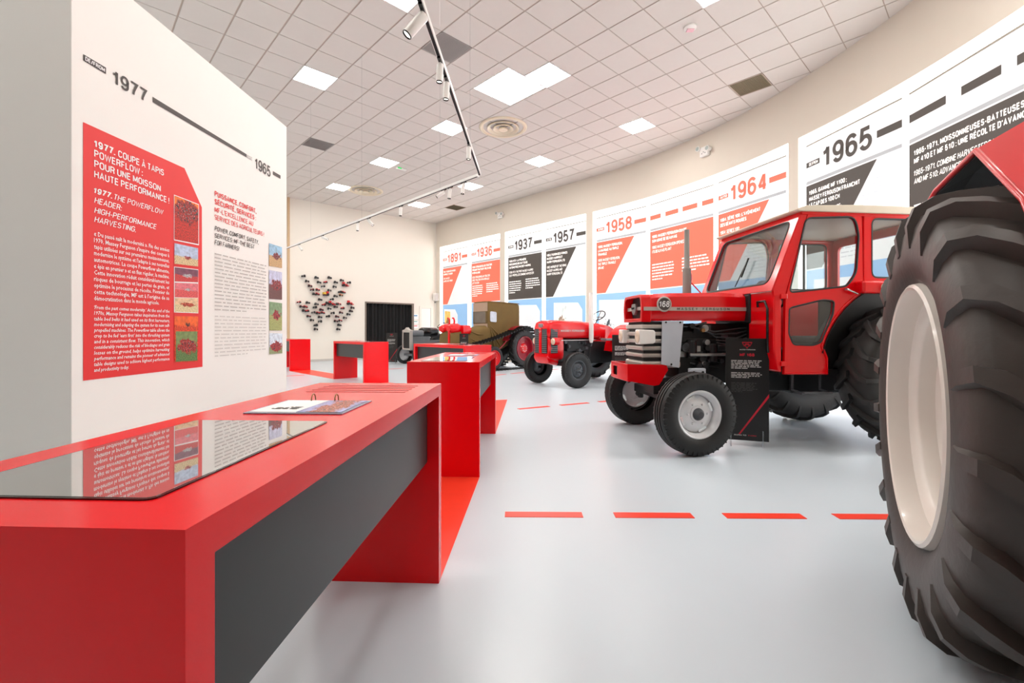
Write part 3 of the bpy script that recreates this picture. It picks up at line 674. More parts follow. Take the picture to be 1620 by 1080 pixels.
for (px, py, lab) in ((626, 583, 'red floor dash before the dark doorway'), (465, 594, 'red floor dash beside the leftmost table')):
    D = 733*1.2/(py-523); x = (px-810)/733*D; dash(x-.2, D-.16, x+.2, D+.16, .09, lab, 'single red floor dashes')
# ------------------------------------------------------------------ interactive tables
mat('screen_glass', (196, 198, 196), .015, metal=.82, var=.0, spec=.9)
mat('screen_bezel', (18, 18, 20), .1)
mat('slot_red', (196, 6, 18), .5)
def make_table(loc, rz, label, group='red display tables'):
    """origin on the floor at the right corner of the near end; x to the right, y along the table"""
    r = empty('display_table', (loc.x, loc.y, 0), rz, label, 'table', group)
    th = .055
    top = MB().box(-TW, 0, 0, TL, TT-th, TT).build('table_top', 'red_laminate', r, bevel=0)
    lg = MB().box(-TW, 0, 0, th, 0, TT-th).mesh('leg', 'red_laminate')
    inst('leg', lg, r); inst('leg', lg, r, (0, TL-th, 0))
    MB().box(-TW+.055, -.055, th+.001, TL-th-.001, .575, TT-th-.001).build('apron_box', 'charcoal_panel', r, bevel=.002, bseg=1)
    sc = MB().prism(rpoly([(-.51, .095), (-.125, .095), (-.125, .70), (-.51, .70)], .02, 4), TT, TT+.0025, Matrix(((1,0,0,0),(0,0,1,0),(0,1,0,0),(0,0,0,1)))).build('screen_frame', 'screen_bezel', top)
    MB().prism(rpoly([(-.505, .10), (-.13, .10), (-.13, .695), (-.505, .695)], .016, 4), TT+.0025, TT+.0032, Matrix(((1,0,0,0),(0,0,1,0),(0,1,0,0),(0,0,0,1)))).build('screen', 'screen_glass', top)
    sl = MB().box(-.21, .21, -.004, .004, TT-.001, TT+.0012).mesh('vent_slot', 'slot_red')
    for k in range(5): inst('vent_slot', sl, top, (-.295, 1.33+k*.055, 0))
    return r
picture_mat('pic_album', (176, 176, 220), (150, 140, 180), (226, 120, 90), .5, 31., bsize=.24)
mat('album_board', (150, 156, 176), .3); mat('paper', (246, 246, 246), .5, var=.01)
def make_album(loc, rz, label, z=TT, page='paper'):
    r = empty('flip_album', (loc[0], loc[1], z), rz, label, 'album', 'ring-bound albums')
    MB().box(0, .31, 0, .262, 0.0, .004).build('back_board', 'album_board', r, bevel=.001)
    MB().box(.012, .158, .012, .25, .004, .0055).build('page', page, r)
    o = MB().add([(.160,.012,.0056),(.30,.012,.0056),(.30,.25,.0056),(.160,.25,.0056)], [(0,1,2,3)]).build('photo_page', 'pic_album', r)
    tx = MB(); flatM = Matrix(((-1,0,0,.148),(0,0,-1,.11),(0,1,0,.0062),(0,0,0,1)))
    word_bars(tx, .01, .10, .0, .055, 4, .008, 0, 9, .2, flatM, .03)
    tx.build('page_text', 'ink_charcoal', r)
    for x in (.10, .185):
        MB().tube([(x, .252+.016*math.cos(a), .006+.022*math.sin(a)) for a in [math.pi*2*k/14 for k in range(14)]], .0022, 6, True).build('ring', 'brass', r, smooth=60)
    return r
def on_table(o, x, y, rz):
    c, s_ = math.cos(rz), math.sin(rz); return (o.x+x*c-y*s_, o.y+x*s_+y*c)
t1 = make_table(T1, -RUN, 'nearest long red table with a dark screen, in front of the white partition')
make_album(on_table(T1, -.445, .81, -RUN), -RUN, 'ring-bound album lying on the nearest red table')
make_table(T2, -RUN, 'second red table in the near row, end face towards the viewer')
make_album(on_table(T2, -.445, .90, -RUN), -RUN, 'ring-bound album lying on the second red table')
def px_table(px, D): return Vector(((px-810)/733*D, D))
# far row: long axis along rowd, end faces along nrow. local x -> nrow, local y -> rowd; right corner of near end
RZ = ROW
c3 = px_table(736, 8.02)+nrow*TW; c4 = px_table(576, 10.32)+nrow*TW; c5 = px_table(458.5, 13.79)+nrow*TW
make_table(c3, RZ, 'red table behind the second one, in front of the canvas-covered half-track')
make_table(c4, RZ, 'red table in front of the black doorway with an album on top')
make_table(c5, RZ, 'farthest red table at the left, half hidden by the white partition')
rowstrip(c3+rowd*TL, c4, 'red floor strip between the two middle tables of the far row')
rowstrip(c4+rowd*TL, c5, 'red floor strip between the table at the doorway and the leftmost table')
mat('album_red', (216, 20, 30), .4)
o = make_album(on_table(c4, -.50, .55, RZ), RZ, 'ring-bound album on the table before the black doorway', page='album_red')
make_album(on_table(c3, -.46, .9, RZ), RZ, 'ring-bound album on the table before the half-track')
# ------------------------------------------------------------------ black information boards
def make_board(P, Q, label, title=None, w=None, zb=.06, h=1.06):
    """upright black board from P (viewer's left) to Q (right)"""
    F = Frame(P, Q-P); W = (Q-P).length; M = F.M(); M0 = Matrix.Translation((-P.x, -P.y, 0)) @ M
    r = empty('information_board', (P.x, P.y, 0), 0, label, 'sign', 'black information boards')
    MB().box(0, W, 0, .008, zb, zb+h, M0).build('board', 'board_black', r, bevel=.001)
    def fl(poly, nm, m_): MB().add([(x*W, -.002, zb+z*h) for x, z in poly], [tuple(range(len(poly)))], M0).build(nm, m_, r)
    # triple triangle emblem
    em = MB()
    for cx_, cz_, s_ in ((.44, .945, 1), (.56, .945, 1), (.5, .925, -1)):
        tri = [(cx_-.055, cz_+.016*1.), (cx_+.055, cz_+.016), (cx_, cz_-.022)]
        for i in range(3):
            a = Vector(tri[i]); b = Vector(tri[(i+1) % 3]); d = (b-a); n = Vector((-d.y, d.x)).normalized()*.004
            em.add([((p.x)*W, -.002, zb+p.y*h) for p in (a-n, b-n, b+n, a+n)], [(0,1,2,3)], M0)
    em.build('emblem', 'board_red', r)
    tt = MB(); put_text(tt, 'MASSEY FERGUSON', .33*W, zb+.885*h, .011, width=.36*W, bold=.01, y=-.002, M=M0); tt.build('maker_lettering', 'board_print', r)
    if title:
        tt = MB(); put_text(tt, title, .33*W, zb+.825*h, .032, width=.34*W, bold=.035, y=-.002, M=M0); tt.build('title', 'board_red', r)
    tt = MB(); word_bars(tt, .13*W, .84*W, zb+.70*h, zb+.79*h, 6, .007, -.002, 1, .1, M0, .04); word_bars(tt, .13*W, .86*W, zb+.61*h, zb+.67*h, 4, .007, -.002, 2, .1, M0, .04); tt.build('body_text', 'board_print', r)
    tt = MB(); word_bars(tt, .13*W, .74*W, zb+.47*h, zb+.57*h, 7, .006, -.002, 3, .2, M0, .04); tt.build('body_text', 'board_print_dim', r)
    fl([(.30,.06),(.345,.06),(1,.43),(1,.465)], 'stripe', 'board_red')
    tt = MB(); put_text(tt, 'BORN TO', .20*W, zb+.045*h, .013, width=.28*W, bold=.01, y=-.002, M=M0); tt.build('slogan', 'board_print', r)
    tt = MB(); put_text(tt, 'FARM', .53*W, zb+.045*h, .013, width=.18*W, bold=.03, y=-.002, M=M0); tt.build('slogan', 'board_red', r)
    for x in (.12, .86):
        f = MB(); f.prism([(-.05,0),(.05,0),(.018,.05),(.014,.17),(.003,.17),(.003,zb),(-.011,zb),(-.011,.17),(-.02,.17),(-.024,.05)], x*W-.006, x*W+.006, M0 @ Matrix(((0,1,0,0),(1,0,0,.004),(0,0,1,0),(0,0,0,1))))
        f.build('acrylic_foot', 'acrylic', r)
    return r
make_board(Vector((2.25, 4.88)), Vector((2.63, 4.74)), 'tall black information board leaning by the front wheel of the cab tractor', 'MF 168')
make_board(Vector((2.02, 9.35)), Vector((2.42, 9.20)), 'black information board behind the grille of the cab tractor', None)
make_board(Vector((-4.62, 17.0)), Vector((-4.15, 16.75)), 'black information board with a red line before the black doorway', None)
make_board(Vector((-1.42, 12.55)), Vector((-1.18, 12.50)), 'small black information board at the flank of the canvas-covered half-track', None)
# ------------------------------------------------------------------ wheels
def tyre_profile(R, w, rb):
    d = R-rb
    half = [(-.36*w, rb-.005), (-.44*w, rb+.10*d), (-.495*w, rb+.35*d), (-.50*w, rb+.55*d), (-.48*w, rb+.76*d), (-.44*w, R-.10*d), (-.37*w, R-.035*d), (-.20*w, R-.008*d), (0, R)]
    return half+[(-y, r) for y, r in half[-2::-1]]
def lug_mesh(R, w, d, lh, thick, sgn, flip, m_, name='lug', ang=.95):
    """one tread bar running from the centre of the tread to the shoulder and a little way down the side wall"""
    path = [(-.03*w, R-.002, (0,1), 1.), (.10*w, R-.003, (0,1), 1.), (.22*w, R-.010*d, (.06,1), 1.), (.34*w, R-.03*d, (.2,.98), 1.), (.425*w, R-.085*d, (.6,.8), .85), (.475*w, R-.20*d, (.95,.3), .5), (.497*w, R-.42*d, (1,.05), .12)]
    rings = []
    for k, (y, r, (ny, nr), h) in enumerate(path):
        th = flip*min(y, .40*w)*ang/R; t = thick/R*(1.15 if k == 0 else 1.)*(.8 if k >= 4 else 1)
        def P(dth, up):
            rr = r+nr*up; yy = (y+ny*up)*sgn; a = th+dth
            return (rr*math.cos(a), yy, rr*math.sin(a))
        rings.append([P(-t*.62, -.012), P(-t*.40, lh*h), P(t*.40, lh*h), P(t*.62, -.012)])
    return MB().loft(rings).mesh(name, m_, smooth=35)
def make_tractor_wheel(parent, pos, R, w, rb, m_, nl=22, lh=.045, thick=.06, flip=1, rim=None, rim_m='rim_cream', out=1, name='rear_wheel', spin=0., rotz=0., seg=72):
    """tyre is the part, rim, lugs and bolts its sub-parts; axis along y, out = +1 when the outer face looks along +y"""
    d = R-rb; Rb = R-lh
    o = MB().lathe(tyre_profile(Rb, w, rb), seg).build(name, m_, parent, smooth=50, loc=pos, rot=(0, spin, rotz))
    if nl:
        for sgn in (1, -1):
            me = lug_mesh(Rb, w, d, lh, thick, sgn, flip, m_)
            for k in range(nl): inst('lug', me, o, None, (0, 2*math.pi*(k+(.5 if sgn > 0 else 0))/nl, 0))
    pr = [(y*w*out, r) for y, r in rim]
    MB().lathe(pr, 56).build('rim', rim_m, o, smooth=40)
    return o
# ------------------------------------------------------------------ tractor at the right edge: rear wheel and mudguard
PH_ = math.radians(31); BD = Vector((math.sin(PH_), math.cos(PH_))); BN = Vector((-math.cos(PH_), math.sin(PH_)))   # along the wheel, outer normal
BC = Vector((1.64, 1.90))-BN*.215
# local frame: x along BD (away from the viewer), y along BN (out), z up
big = empty('tractor', (BC.x, BC.y, 0), math.pi/2-PH_, 'large tractor cut by the right edge, cream rim and huge ribbed rear tyre', 'tractor')
RIMB = [(.42,.525),(.47,.520),(.485,.508),(.475,.497),(.44,.492),(.31,.482),(.285,.462),(.26,.442),(.24,.436),(.12,.430),(.10,.420),(.07,.398),(.05,.390),(-.08,.384),(-.10,.374),(-.13,.352),(-.15,.345),(-.36,.338),(-.37,.28),(-.34,.16),(-.26,.13),(-.26,.0)]
bw = make_tractor_wheel(big, (0,0,.868), .868, .47, .505, 'rubber_worn', 21, .052, .072, -1, RIMB, 'rim_cream', 1, 'rear_wheel', .05)
for k in range(8):
    a = k*math.pi/4+.35; Mr = Matrix.Rotation(a, 4, 'Y')
    b_ = MB(); b_.box(.27,.345,-.17,-.11,-.026,.026, Mr); b_.cyl((.31,-.12,0),(.31,-.05,0),.02,.02,6,Mr); b_.cyl((.31,-.12,.045),(.31,-.08,.045),.014,.014,6,Mr)
    b_.build('rim_clamp', 'rim_cream', bw)
vs_ = MB(); vs_.cyl((.47*math.cos(.2), .075, .47*math.sin(.2)), (.44*math.cos(.2), .10, .44*math.sin(.2)), .006, seg=6); vs_.build('valve', 'rubber_dark', bw)
# mudguard: folded plate over the tyre, profile (x = along wheel, z), outer lip 15 cm inside the rim face plane
gp = [(.90,1.52),(.69,1.796),(.38,1.854),(-.17,1.858),(-.57,1.584),(-.86,1.22),(-.98,.90)]
y_o = .215-.15
inn = [(.90,1.56),(.70,1.87),(.38,1.93),(-.17,1.935),(-.59,1.65),(-.90,1.25),(-1.02,.90)]
def sheet(A, ya, B, yb, th=.012):
    m_ = MB(); n = len(A)
    V = [(x, ya, z) for x, z in A]+[(x, yb, z) for x, z in B]+[(x, ya, z-th) for x, z in A]+[(x, yb, z-th) for x, z in B]
    F = []
    for i in range(n-1):
        F += [(i,i+1,n+i+1,n+i), (2*n+i,3*n+i,3*n+i+1,2*n+i+1), (i,2*n+i,2*n+i+1,i+1), (n+i,n+i+1,3*n+i+1,3*n+i)]
    F += [(0,n,3*n,2*n),(n-1,2*n+n-1,3*n+n-1,2*n-1)]
    return m_.add(V, F)
gm = sheet(gp, y_o, inn, y_o-.13).build('mudguard', 'tractor_red_old', big)
sheet(inn, y_o-.13, inn, y_o-.62).build('mudguard_top', 'tractor_red_old', gm)
lip = MB(); lip.tube([(x, y_o, z-.006) for x, z in gp], .011, 8); lip.build('rolled_edge', 'tractor_red_old', gm, smooth=50)
inn2 = [(x*.985, z-.02) for x, z in inn]; gp2 = [(x*.985, z-.016) for x, z in gp]
sheet(gp2, y_o-.006, inn2, y_o-.13, .004).build('lining', 'black_matte', gm); sheet(inn2, y_o-.13, inn2, y_o-.62, .004).build('lining', 'black_matte', gm)
ip = MB(); ip.prism([(x, z) for x, z in inn]+[(-.5,.9),(.5,.95)], y_o-.63, y_o-.61); ip.build('inner_plate', 'black_matte', gm)
bx_ = MB(); bx_.cyl((0,-.06,.868),(0,-1.45,.868),.10,seg=16); bx_.box(-.45,.9,-1.05,-.55,.55,1.15); bx_.build('rear_axle', 'engine_dark', big, bevel=.02)
bh = MB(); bh.box(-2.6,-.9,-1.05,-.55,.75,1.55); bh.build('hood', 'tractor_red_old', big, bevel=.06)
st = MB(); st.box(-.35,.1,-1.03,-.57,1.2,1.3); st.box(.05,.15,-1.03,-.57,1.28,1.6); st.build('seat', 'seat_black', big, bevel=.03)
c2 = copy_tree(bw, big); c2.location = (0,-1.6,.868); c2.rotation_euler = (0, .1, math.pi)
fw = MB().lathe(tyre_profile(.42,.24,.22), 40).build('front_wheel', 'rubber_dark', big, smooth=50, loc=(-2.35,-.05,.42))
MB().lathe([(.08,.225),(.07,.20),(.02,.18),(.03,0)], 32).build('rim', 'rim_cream', fw, smooth=40)
fw2 = copy_tree(fw, big); fw2.location = (-2.35,-1.55,.42); fw2.rotation_euler = (0,0,math.pi)
MB().cyl((-2.35,-1.5,.42),(-2.35,-.1,.42),.05,seg=12).build('front_axle', 'engine_dark', big)

# ------------------------------------------------------------------ red tractor with cab
CH = math.radians(186.3); CO = Vector((3.975, 5.5)); CF = Vector((math.cos(CH), math.sin(CH))); CL = Vector((-CF.y, CF.x))
cab = empty('cab_tractor', (CO.x, CO.y, 0), CH, 'red tractor with glazed cab, silver front wheels and the number 168 on its hood', 'tractor')
def sp(px, py, y, O=CO, F=CF, L=CL):
    """point (x, z) on the tractor's long plane at distance y from its centre line"""
    P = O+L*y; r = (px-CXP)/FPX; x = (P.x-r*P.y)/(r*F.y-F.x); D = P.y+x*F.y
    return (x, CAMH+(HYP-py)*D/FPX)
RIMR = [(.30,.40),(.44,.395),(.45,.375),(.38,.365),(.30,.345),(.05,.34),(.0,.30),(.05,.20),(.10,.12),(.10,.0)]
for sgn in (1, -1):
    make_tractor_wheel(cab, (0, sgn*.80, .75), .75, .42, .385, 'rubber', 20, .04, .06, -1 if sgn > 0 else -1, RIMR, 'rim_silver', sgn, 'rear_wheel', .3*sgn)
def front_tyre_profile(R, w, rb):
    p = [(-.36*w, rb-.004), (-.46*w, rb+.12*(R-rb)), (-.5*w, rb+.45*(R-rb)), (-.485*w, rb+.72*(R-rb)), (-.43*w, R-.012), (-.36*w, R-.004)]
    for a in (-.2, 0, .2): p += [(a*w-.05*w, R), (a*w-.035*w, R-.014), (a*w+.035*w, R-.014), (a*w+.05*w, R)]
    return p+[(.36*w, R-.004), (.43*w, R-.012), (.485*w, rb+.72*(R-rb)), (.5*w, rb+.45*(R-rb)), (.46*w, rb+.12*(R-rb)), (.36*w, rb-.004)]
def make_front_wheel(parent, pos, R, w, rb, out, steer, m_, rim_m, hub_m, dish=.0, bolts=6, slots=True):
    o = MB().lathe(front_tyre_profile(R, w, rb), 64).build('front_wheel', m_, parent, smooth=40, loc=pos, rot=(0, 0, steer))
    nb = MB()
    for k in range(44):                                   # shoulder notches
        for s_ in (1, -1):
            nb.box(R-.05, R-.012, s_*(.455*w)-.008, s_*(.455*w)+.008, -.006, .006, Matrix.Rotation(k*2*math.pi/44+(.07 if s_ > 0 else 0), 4, 'Y'))
    nb.build('shoulder_blocks', m_, o)['kind'] = 'stuff'
    MB().lathe([(y*w*out, r) for y, r in ((.30,rb+.012),(.40,rb+.012),(.42,rb),(.39,rb-.012),(.30,rb-.018),(.22,rb-.035),(.10,rb-.04),(.0,rb-.042))], 48).build('rim', rim_m, o, smooth=40)
    dk = MB().lathe([((.0+dish)*w*out, rb-.04), ((.10+dish)*w*out, rb-.055), ((.16+dish)*w*out, rb*.62), ((.20+dish)*w*out, rb*.55), ((.20+dish)*w*out, rb*.36), ((.26+dish)*w*out, rb*.34), ((.27+dish)*w*out, .0)], 48).build('disc', rim_m, o, smooth=35)
    for k in range(bolts):
        a = 2*math.pi*k/bolts
        MB().cyl((rb*.46*math.cos(a), (.20+dish)*w*out, rb*.46*math.sin(a)), (rb*.46*math.cos(a), (.20+dish)*w*out+.02*out, rb*.46*math.sin(a)), .011, seg=6).build('wheel_nut', rim_m, dk)
    if slots:
        for k in range(4):
            a = 2*math.pi*k/4+.4; Mr = Matrix.Rotation(a, 4, 'Y')
            MB().box(rb-.075, rb-.05, (.105+dish)*w*out-.006, (.105+dish)*w*out+.006, -.045, .045, Mr).build('rim_slot', 'chrome', dk)
    MB().lathe([((.25+dish)*w*out, rb*.27), ((.34+dish)*w*out, rb*.24), ((.42+dish)*w*out, rb*.17), ((.5+dish)*w*out, rb*.13), ((.52+dish)*w*out, 0)], 24).build('hub', hub_m, o, smooth=40)
    return o
make_front_wheel(cab, (2.30, .76, .40), .40, .21, .225, 1, .10, 'rubber_dark', 'rim_silver', 'engine_mid')
make_front_wheel(cab, (2.30, -.76, .40), .40, .21, .225, -1, .06, 'rubber_dark', 'rim_silver', 'engine_mid')
# hood
HX0, HX1, HW = 1.40, 2.65, .27
def hood_ring(x, z0, z1, w, ch=.05): return [(x,w,z0+.03),(x,w+.012,(z0+z1)/2-.01),(x,w,z1-ch),(x,w-ch,z1-.008),(x,0,z1+.006),(x,-w+ch,z1-.008),(x,-w,z1-ch),(x,-w-.012,(z0+z1)/2-.01),(x,-w,z0+.03),(x,-w+.02,z0),(x,0,z0),(x,w-.02,z0)]
hd = MB().loft([hood_ring(HX0,1.31,1.615,HW), hood_ring(1.8,1.31,1.625,HW), hood_ring(2.3,1.31,1.615,HW), hood_ring(2.48,1.305,1.605,HW-.003), hood_ring(2.54,1.31,1.59,HW-.008)]).build('hood', 'tractor_red', cab, smooth=32)
# open nose: dark recess inside a red surround
ns = MB(); outer = [(-.265,1.295),(.265,1.295),(.282,1.44),(.262,1.555),(.225,1.592),(-.225,1.592),(-.262,1.555),(-.282,1.44)]
inner_ = [(-.225,1.335),(.225,1.335),(.242,1.44),(.225,1.535),(.195,1.56),(-.195,1.56),(-.225,1.535),(-.242,1.44)]
Mn = Matrix(((0,1,0,2.53),(1,0,0,0),(0,0,1,0),(0,0,0,1)))
ns.holed(outer, [inner_], 0, .11, Mn); ns.build('nose_surround', 'tractor_red', hd, bevel=.008)
MB().prism(inner_, .012, .018, Mn).build('nose_recess', 'black_matte', hd)
em = MB(); em.box(-.235,.235,.05,.075,1.425,1.462,Mn); em.build('nose_bar', 'silver_strip', hd)
em = MB(); em.prism([(-.05,1.50),(.05,1.50),(.062,1.45),(.04,1.40),(0,1.37),(-.04,1.40),(-.062,1.45)], .055, .10, Mn); em.build('nose_emblem', 'steel', hd, bevel=.01)
em = MB()
for k in range(-1, 2): em.prism([(k*.028-.014,1.462),(k*.028+.014,1.462),(k*.028,1.438)], .10, .106, Mn)
em.build('nose_emblem_triangles', 'black_gloss', hd)
for sg in (1, -1):
    a = sp(1014, 488, HW+.02); y = (HW+.020)*sg
    s_ = MB(); s_.box(1.44, 2.62, min(y, y-.012*sg), max(y, y-.012*sg), 1.415, 1.455); s_.build('side_strip', 'silver_strip', hd)
bx0, bz0 = sp(1050.5, 481, .30)
Mb = Matrix.Translation((bx0, .292, bz0))
MB().lathe([(0,.0),(0,.078),(.012,.083),(.018,.076),(.018,.066)], 40, Mb).build('badge_ring', 'silver_strip', hd, smooth=30)
bdg = MB().lathe([(.012,.0),(.0165,.068)], 40, Mb).build('badge', 'ink_charcoal', hd)
# lettering faces +y: text x runs along -x of the tractor
Mt = Matrix(((-1,0,0,0),(0,-1,0,0),(0,0,1,0),(0,0,0,1)))
t = MB(); put_text(t, '168', -bx0-.056, bz0-.032, .066, width=.112, bold=.02, shear=.1, y=-(.292+.021), M=Mt); t.build('badge_number', 'ink_white', bdg)
t = MB(); xa = sp(1071, 490, .29)[0]; xb = sp(1154, 490, .29)[0]
put_text(t, 'M A S S E Y  ·  F E R G U S O N', -xa, 1.422, .026, width=xa-xb, bold=.02, y=-(HW+.0215), M=Mt); t.build('maker_lettering', 'ink_charcoal', hd)
# grille: dark core with pale slats wrapping the nose, two lamps, pale side plate
gr = MB().box(2.20,2.60,-.235,.235,.86,1.30).build('grille', 'black_matte', cab, bevel=.015)
for k in range(5):
    z = 1.245-k*.078
    MB().box(2.19,2.625,-.25,.25,z-.022,z+.022).build('grille_slat', 'silver_strip', gr, bevel=.012)
MB().box(2.19,2.63,-.255,.255,.80,.872).build('grille_sill', 'silver_strip', gr, bevel=.02)
for sg in (1, -1):
    l_ = MB(); l_.loft([[(2.50,.26*sg+.052*c*1.0,1.135+.052*s_) for c, s_ in ((-1,-1),(1,-1),(1,1),(-1,1))], [(2.52,.26*sg+.066*c,1.135+.072*s_) for c, s_ in ((-1,-1),(1,-1),(1,1),(-1,1))], [(2.68,.26*sg+.072*c,1.135+.080*s_) for c, s_ in ((-1,-1),(1,-1),(1,1),(-1,1))]])
    lo = l_.build('head_lamp', 'white_paint', cab, bevel=.014)
    mat('lamp_lens', (226, 206, 184), .12, var=.08, scale=40)
    MB().lathe([(0,0),(-.012,.03),(-.004,.062),(0,.064)], 24, Matrix.Translation((2.682,.26*sg,1.135)) @ Matrix.Rotation(math.pi/2, 4, 'Z') @ Matrix.Scale(1.12, 4, (0,0,1))).build('lens', 'lamp_lens', lo, smooth=60)
pl = MB(); pl.prism([(2.17,1.305),(2.41,1.305),(2.42,.84),(2.22,.80)], .262, .275); po = pl.build('side_plate', 'panel_grey', cab, bevel=.004)
for x, z in ((2.21,1.29),(2.37,1.29),(2.31,.84)): MB().cyl((x,.274,z),(x,.282,z),.010,seg=8).build('bolt', 'engine_dark', po)
MB().prism([(2.17,1.305),(2.41,1.305),(2.42,.84),(2.22,.80)], -.275, -.262).build('side_plate', 'panel_grey', cab, bevel=.004)
# front weight bracket
br = MB(); br.holed([(-.27,.665),(.27,.665),(.27,.845),(-.27,.845)], [[(-.06,.70),(-.20,.70),(-.20,.80),(-.06,.80)]], 0, .015, Matrix(((0,1,0,2.78),(1,0,0,0),(0,0,1,0),(0,0,0,1))))
for sg in (1, -1): br.prism([(2.78,.665),(2.78,.845),(2.36,.835),(2.34,.78),(2.44,.62),(2.50,.61)], .255*sg, .27*sg)
br.box(2.40,2.78,-.255,.255,.655,.668); br.build('front_bracket', 'tractor_red', cab, bevel=.003)
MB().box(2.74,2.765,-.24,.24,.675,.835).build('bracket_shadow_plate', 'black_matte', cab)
# engine, gearbox, axle
random.seed(3)
en = MB(); en.box(1.36,2.18,-.17,.17,.62,1.20); en.box(1.40,2.12,-.12,.12,1.18,1.28); en.box(1.50,2.10,.15,.20,.95,1.12)
en.cyl((2.05,.22,.90),(2.05,.22,1.10),.055,seg=14); en.cyl((1.82,.23,.86),(1.82,.23,1.06),.048,seg=14); en.cyl((1.60,.22,1.02),(1.78,.22,1.02),.06,seg=14)
en.build('engine_block', 'engine_dark', cab, bevel=.012)
for k in range(46):
    x = random.uniform(1.42,2.14); z = random.uniform(.80,1.26); e_ = MB()
    if k % 3 == 0: e_.cyl((x,.17,z),(x,.25,z),random.uniform(.015,.045),seg=10)
    elif k % 3 == 1: e_.box(x-.04,x+.04,.16,.16+random.uniform(.03,.08),z-.03,z+.03)
    else: e_.cyl((x,.19,z),(x+random.uniform(-.2,.2),.20,z+random.uniform(-.06,.06)),.010,seg=8)
    e_.build('engine_fitting', 'steel' if k % 5 == 0 else 'engine_mid' if k % 2 else 'engine_dark', cab)
for k in range(5):
    z = 1.24-k*.03; MB().tube([(2.05-.1*k,.22,z),(1.8,.24+.01*k,z-.05),(1.55,.25,z-.02-.02*k),(1.36,.22,z)], .008, 6).build('fuel_pipe', 'engine_mid', cab, smooth=60)
MB().cyl((1.95,.25,1.205),(1.95,.285,1.205),.022,seg=12).build('filler_cap', 'brass', cab)
MB().box(1.25,2.10,.26,.285,.925,.955).build('drag_link', 'steel', cab, bevel=.008)
pm = MB(); pm.box(1.96,2.14,.30,.36,.66,.80); po2 = pm.build('steering_plate', 'panel_grey', cab, bevel=.012)
for x, z in ((2.0,.76),(2.1,.76),(2.05,.70)): MB().cyl((x,.358,z),(x,.37,z),.013,seg=8).build('bolt', 'engine_dark', po2)
gb = MB(); gb.box(-.35,1.40,-.19,.19,.52,1.0); gb.cyl((0,-.66,.75),(0,.66,.75),.13,seg=20); gb.box(.2,.9,-.25,.25,.5,.8); gb.build('gearbox', 'engine_dark', cab, bevel=.03)
ax = MB(); ax.box(2.22,2.38,-.62,.62,.44,.54); ax.box(2.15,2.45,-.14,.14,.5,.68)
for sg in (1,-1): ax.cyl((2.30,.60*sg,.36),(2.30,.60*sg,.66),.035,seg=12); ax.cyl((2.30,.60*sg,.40),(2.30,.70*sg,.40),.035,seg=12)
ax.build('front_axle', 'engine_dark', cab, bevel=.01)
MB().tube([(2.02,.05,1.6),(2.02,.05,1.90)], .047, 18).build('exhaust_silencer', 'exhaust_grey', cab, smooth=40)
MB().tube([(2.02,.05,1.90),(2.02,.05,1.915),(2.02,.05,2.34)], [.04,.031,.029], 16).build('exhaust_pipe', 'exhaust_grey', cab, smooth=40)
# ---- cab
YS = .70
def S(px, py): return sp(px, py, YS)
fa = []                                                   # rear wheel arch
for k in range(13):
    a = math.radians(12+k*(150-12)/12); fa.append((.945*math.cos(a), .75+.945*math.sin(a)))
door = [S(1238,592), S(1308,592), S(1308,566)]
pb = S(1308,566)
ang0 = math.atan2(pb[1]-.75, pb[0])
arc = []
for k in range(1, 9):
    a = ang0+(math.radians(58)-ang0)*k/8; arc.append((.945*math.cos(a), .75+.945*math.sin(a)))
dz_top = 2.415
door = [S(1239,592), S(1308,592), pb]+arc+[(S(1363,440)[0], S(1363,452)[1]), (S(1361,340)[0], dz_top-.02), (S(1277,340)[0], dz_top-.02), S(1241,470)]
w_up = rpoly([S(1247,463), S(1274,345), S(1351,343), S(1357,372), S(1353,432), S(1338,453)], [.05,.06,.10,.05,.06,.05], 4)
w_lo = rpoly([S(1247,487), S(1300,474), S(1318,476), S(1316,497), S(1298,541), S(1285,546), S(1253,545), S(1246,528)], .035, 4)
def window(parent, poly, y, th=.03, M=None):
    g_ = MB().prism(poly, y-.004, y+.002, M).build('window_glass', 'cab_glass', parent)
    ga = MB().tube([(p[0], y+.012, p[1]) for p in poly], .011, 6, True, M).build('window_gasket', 'gasket', g_, smooth=60)
    return g_
for sg in (1, -1):
    d_ = MB().holed(door, [w_up, w_lo], YS*sg-.018, YS*sg+.018).build('door', 'tractor_red', cab, smooth=0, bevel=.004, bseg=1)
    for w_ in (w_up, w_lo): window(d_, w_, YS*sg if sg > 0 else YS*sg)
    if sg > 0:
        h_ = MB(); a = S(1333,458); b = S(1349,465); h_.tube([(a[0],YS+.02,a[1]),(a[0],YS+.055,a[1]),(b[0],YS+.06,b[1])], .010, 8); h_.build('door_handle', 'chrome', d_, smooth=50)
        for px, py in ((1240,469),(1240,575)):
            x, z = S(px, py); MB().box(x-.02,x+.05,YS+.012,YS+.03,z-.025,z+.025).build('hinge', 'tractor_red', d_, bevel=.006)
        fr_ = [S(1241,590), S(1306,590), (pb[0]+.02, pb[1])]+[(p[0]*1.035, .75+(p[1]-.75)*1.035) for p in arc]
        MB().tube([(x, YS+.02, z) for x, z in fr_], .009, 6).build('door_edge', 'tractor_red', d_, smooth=60)
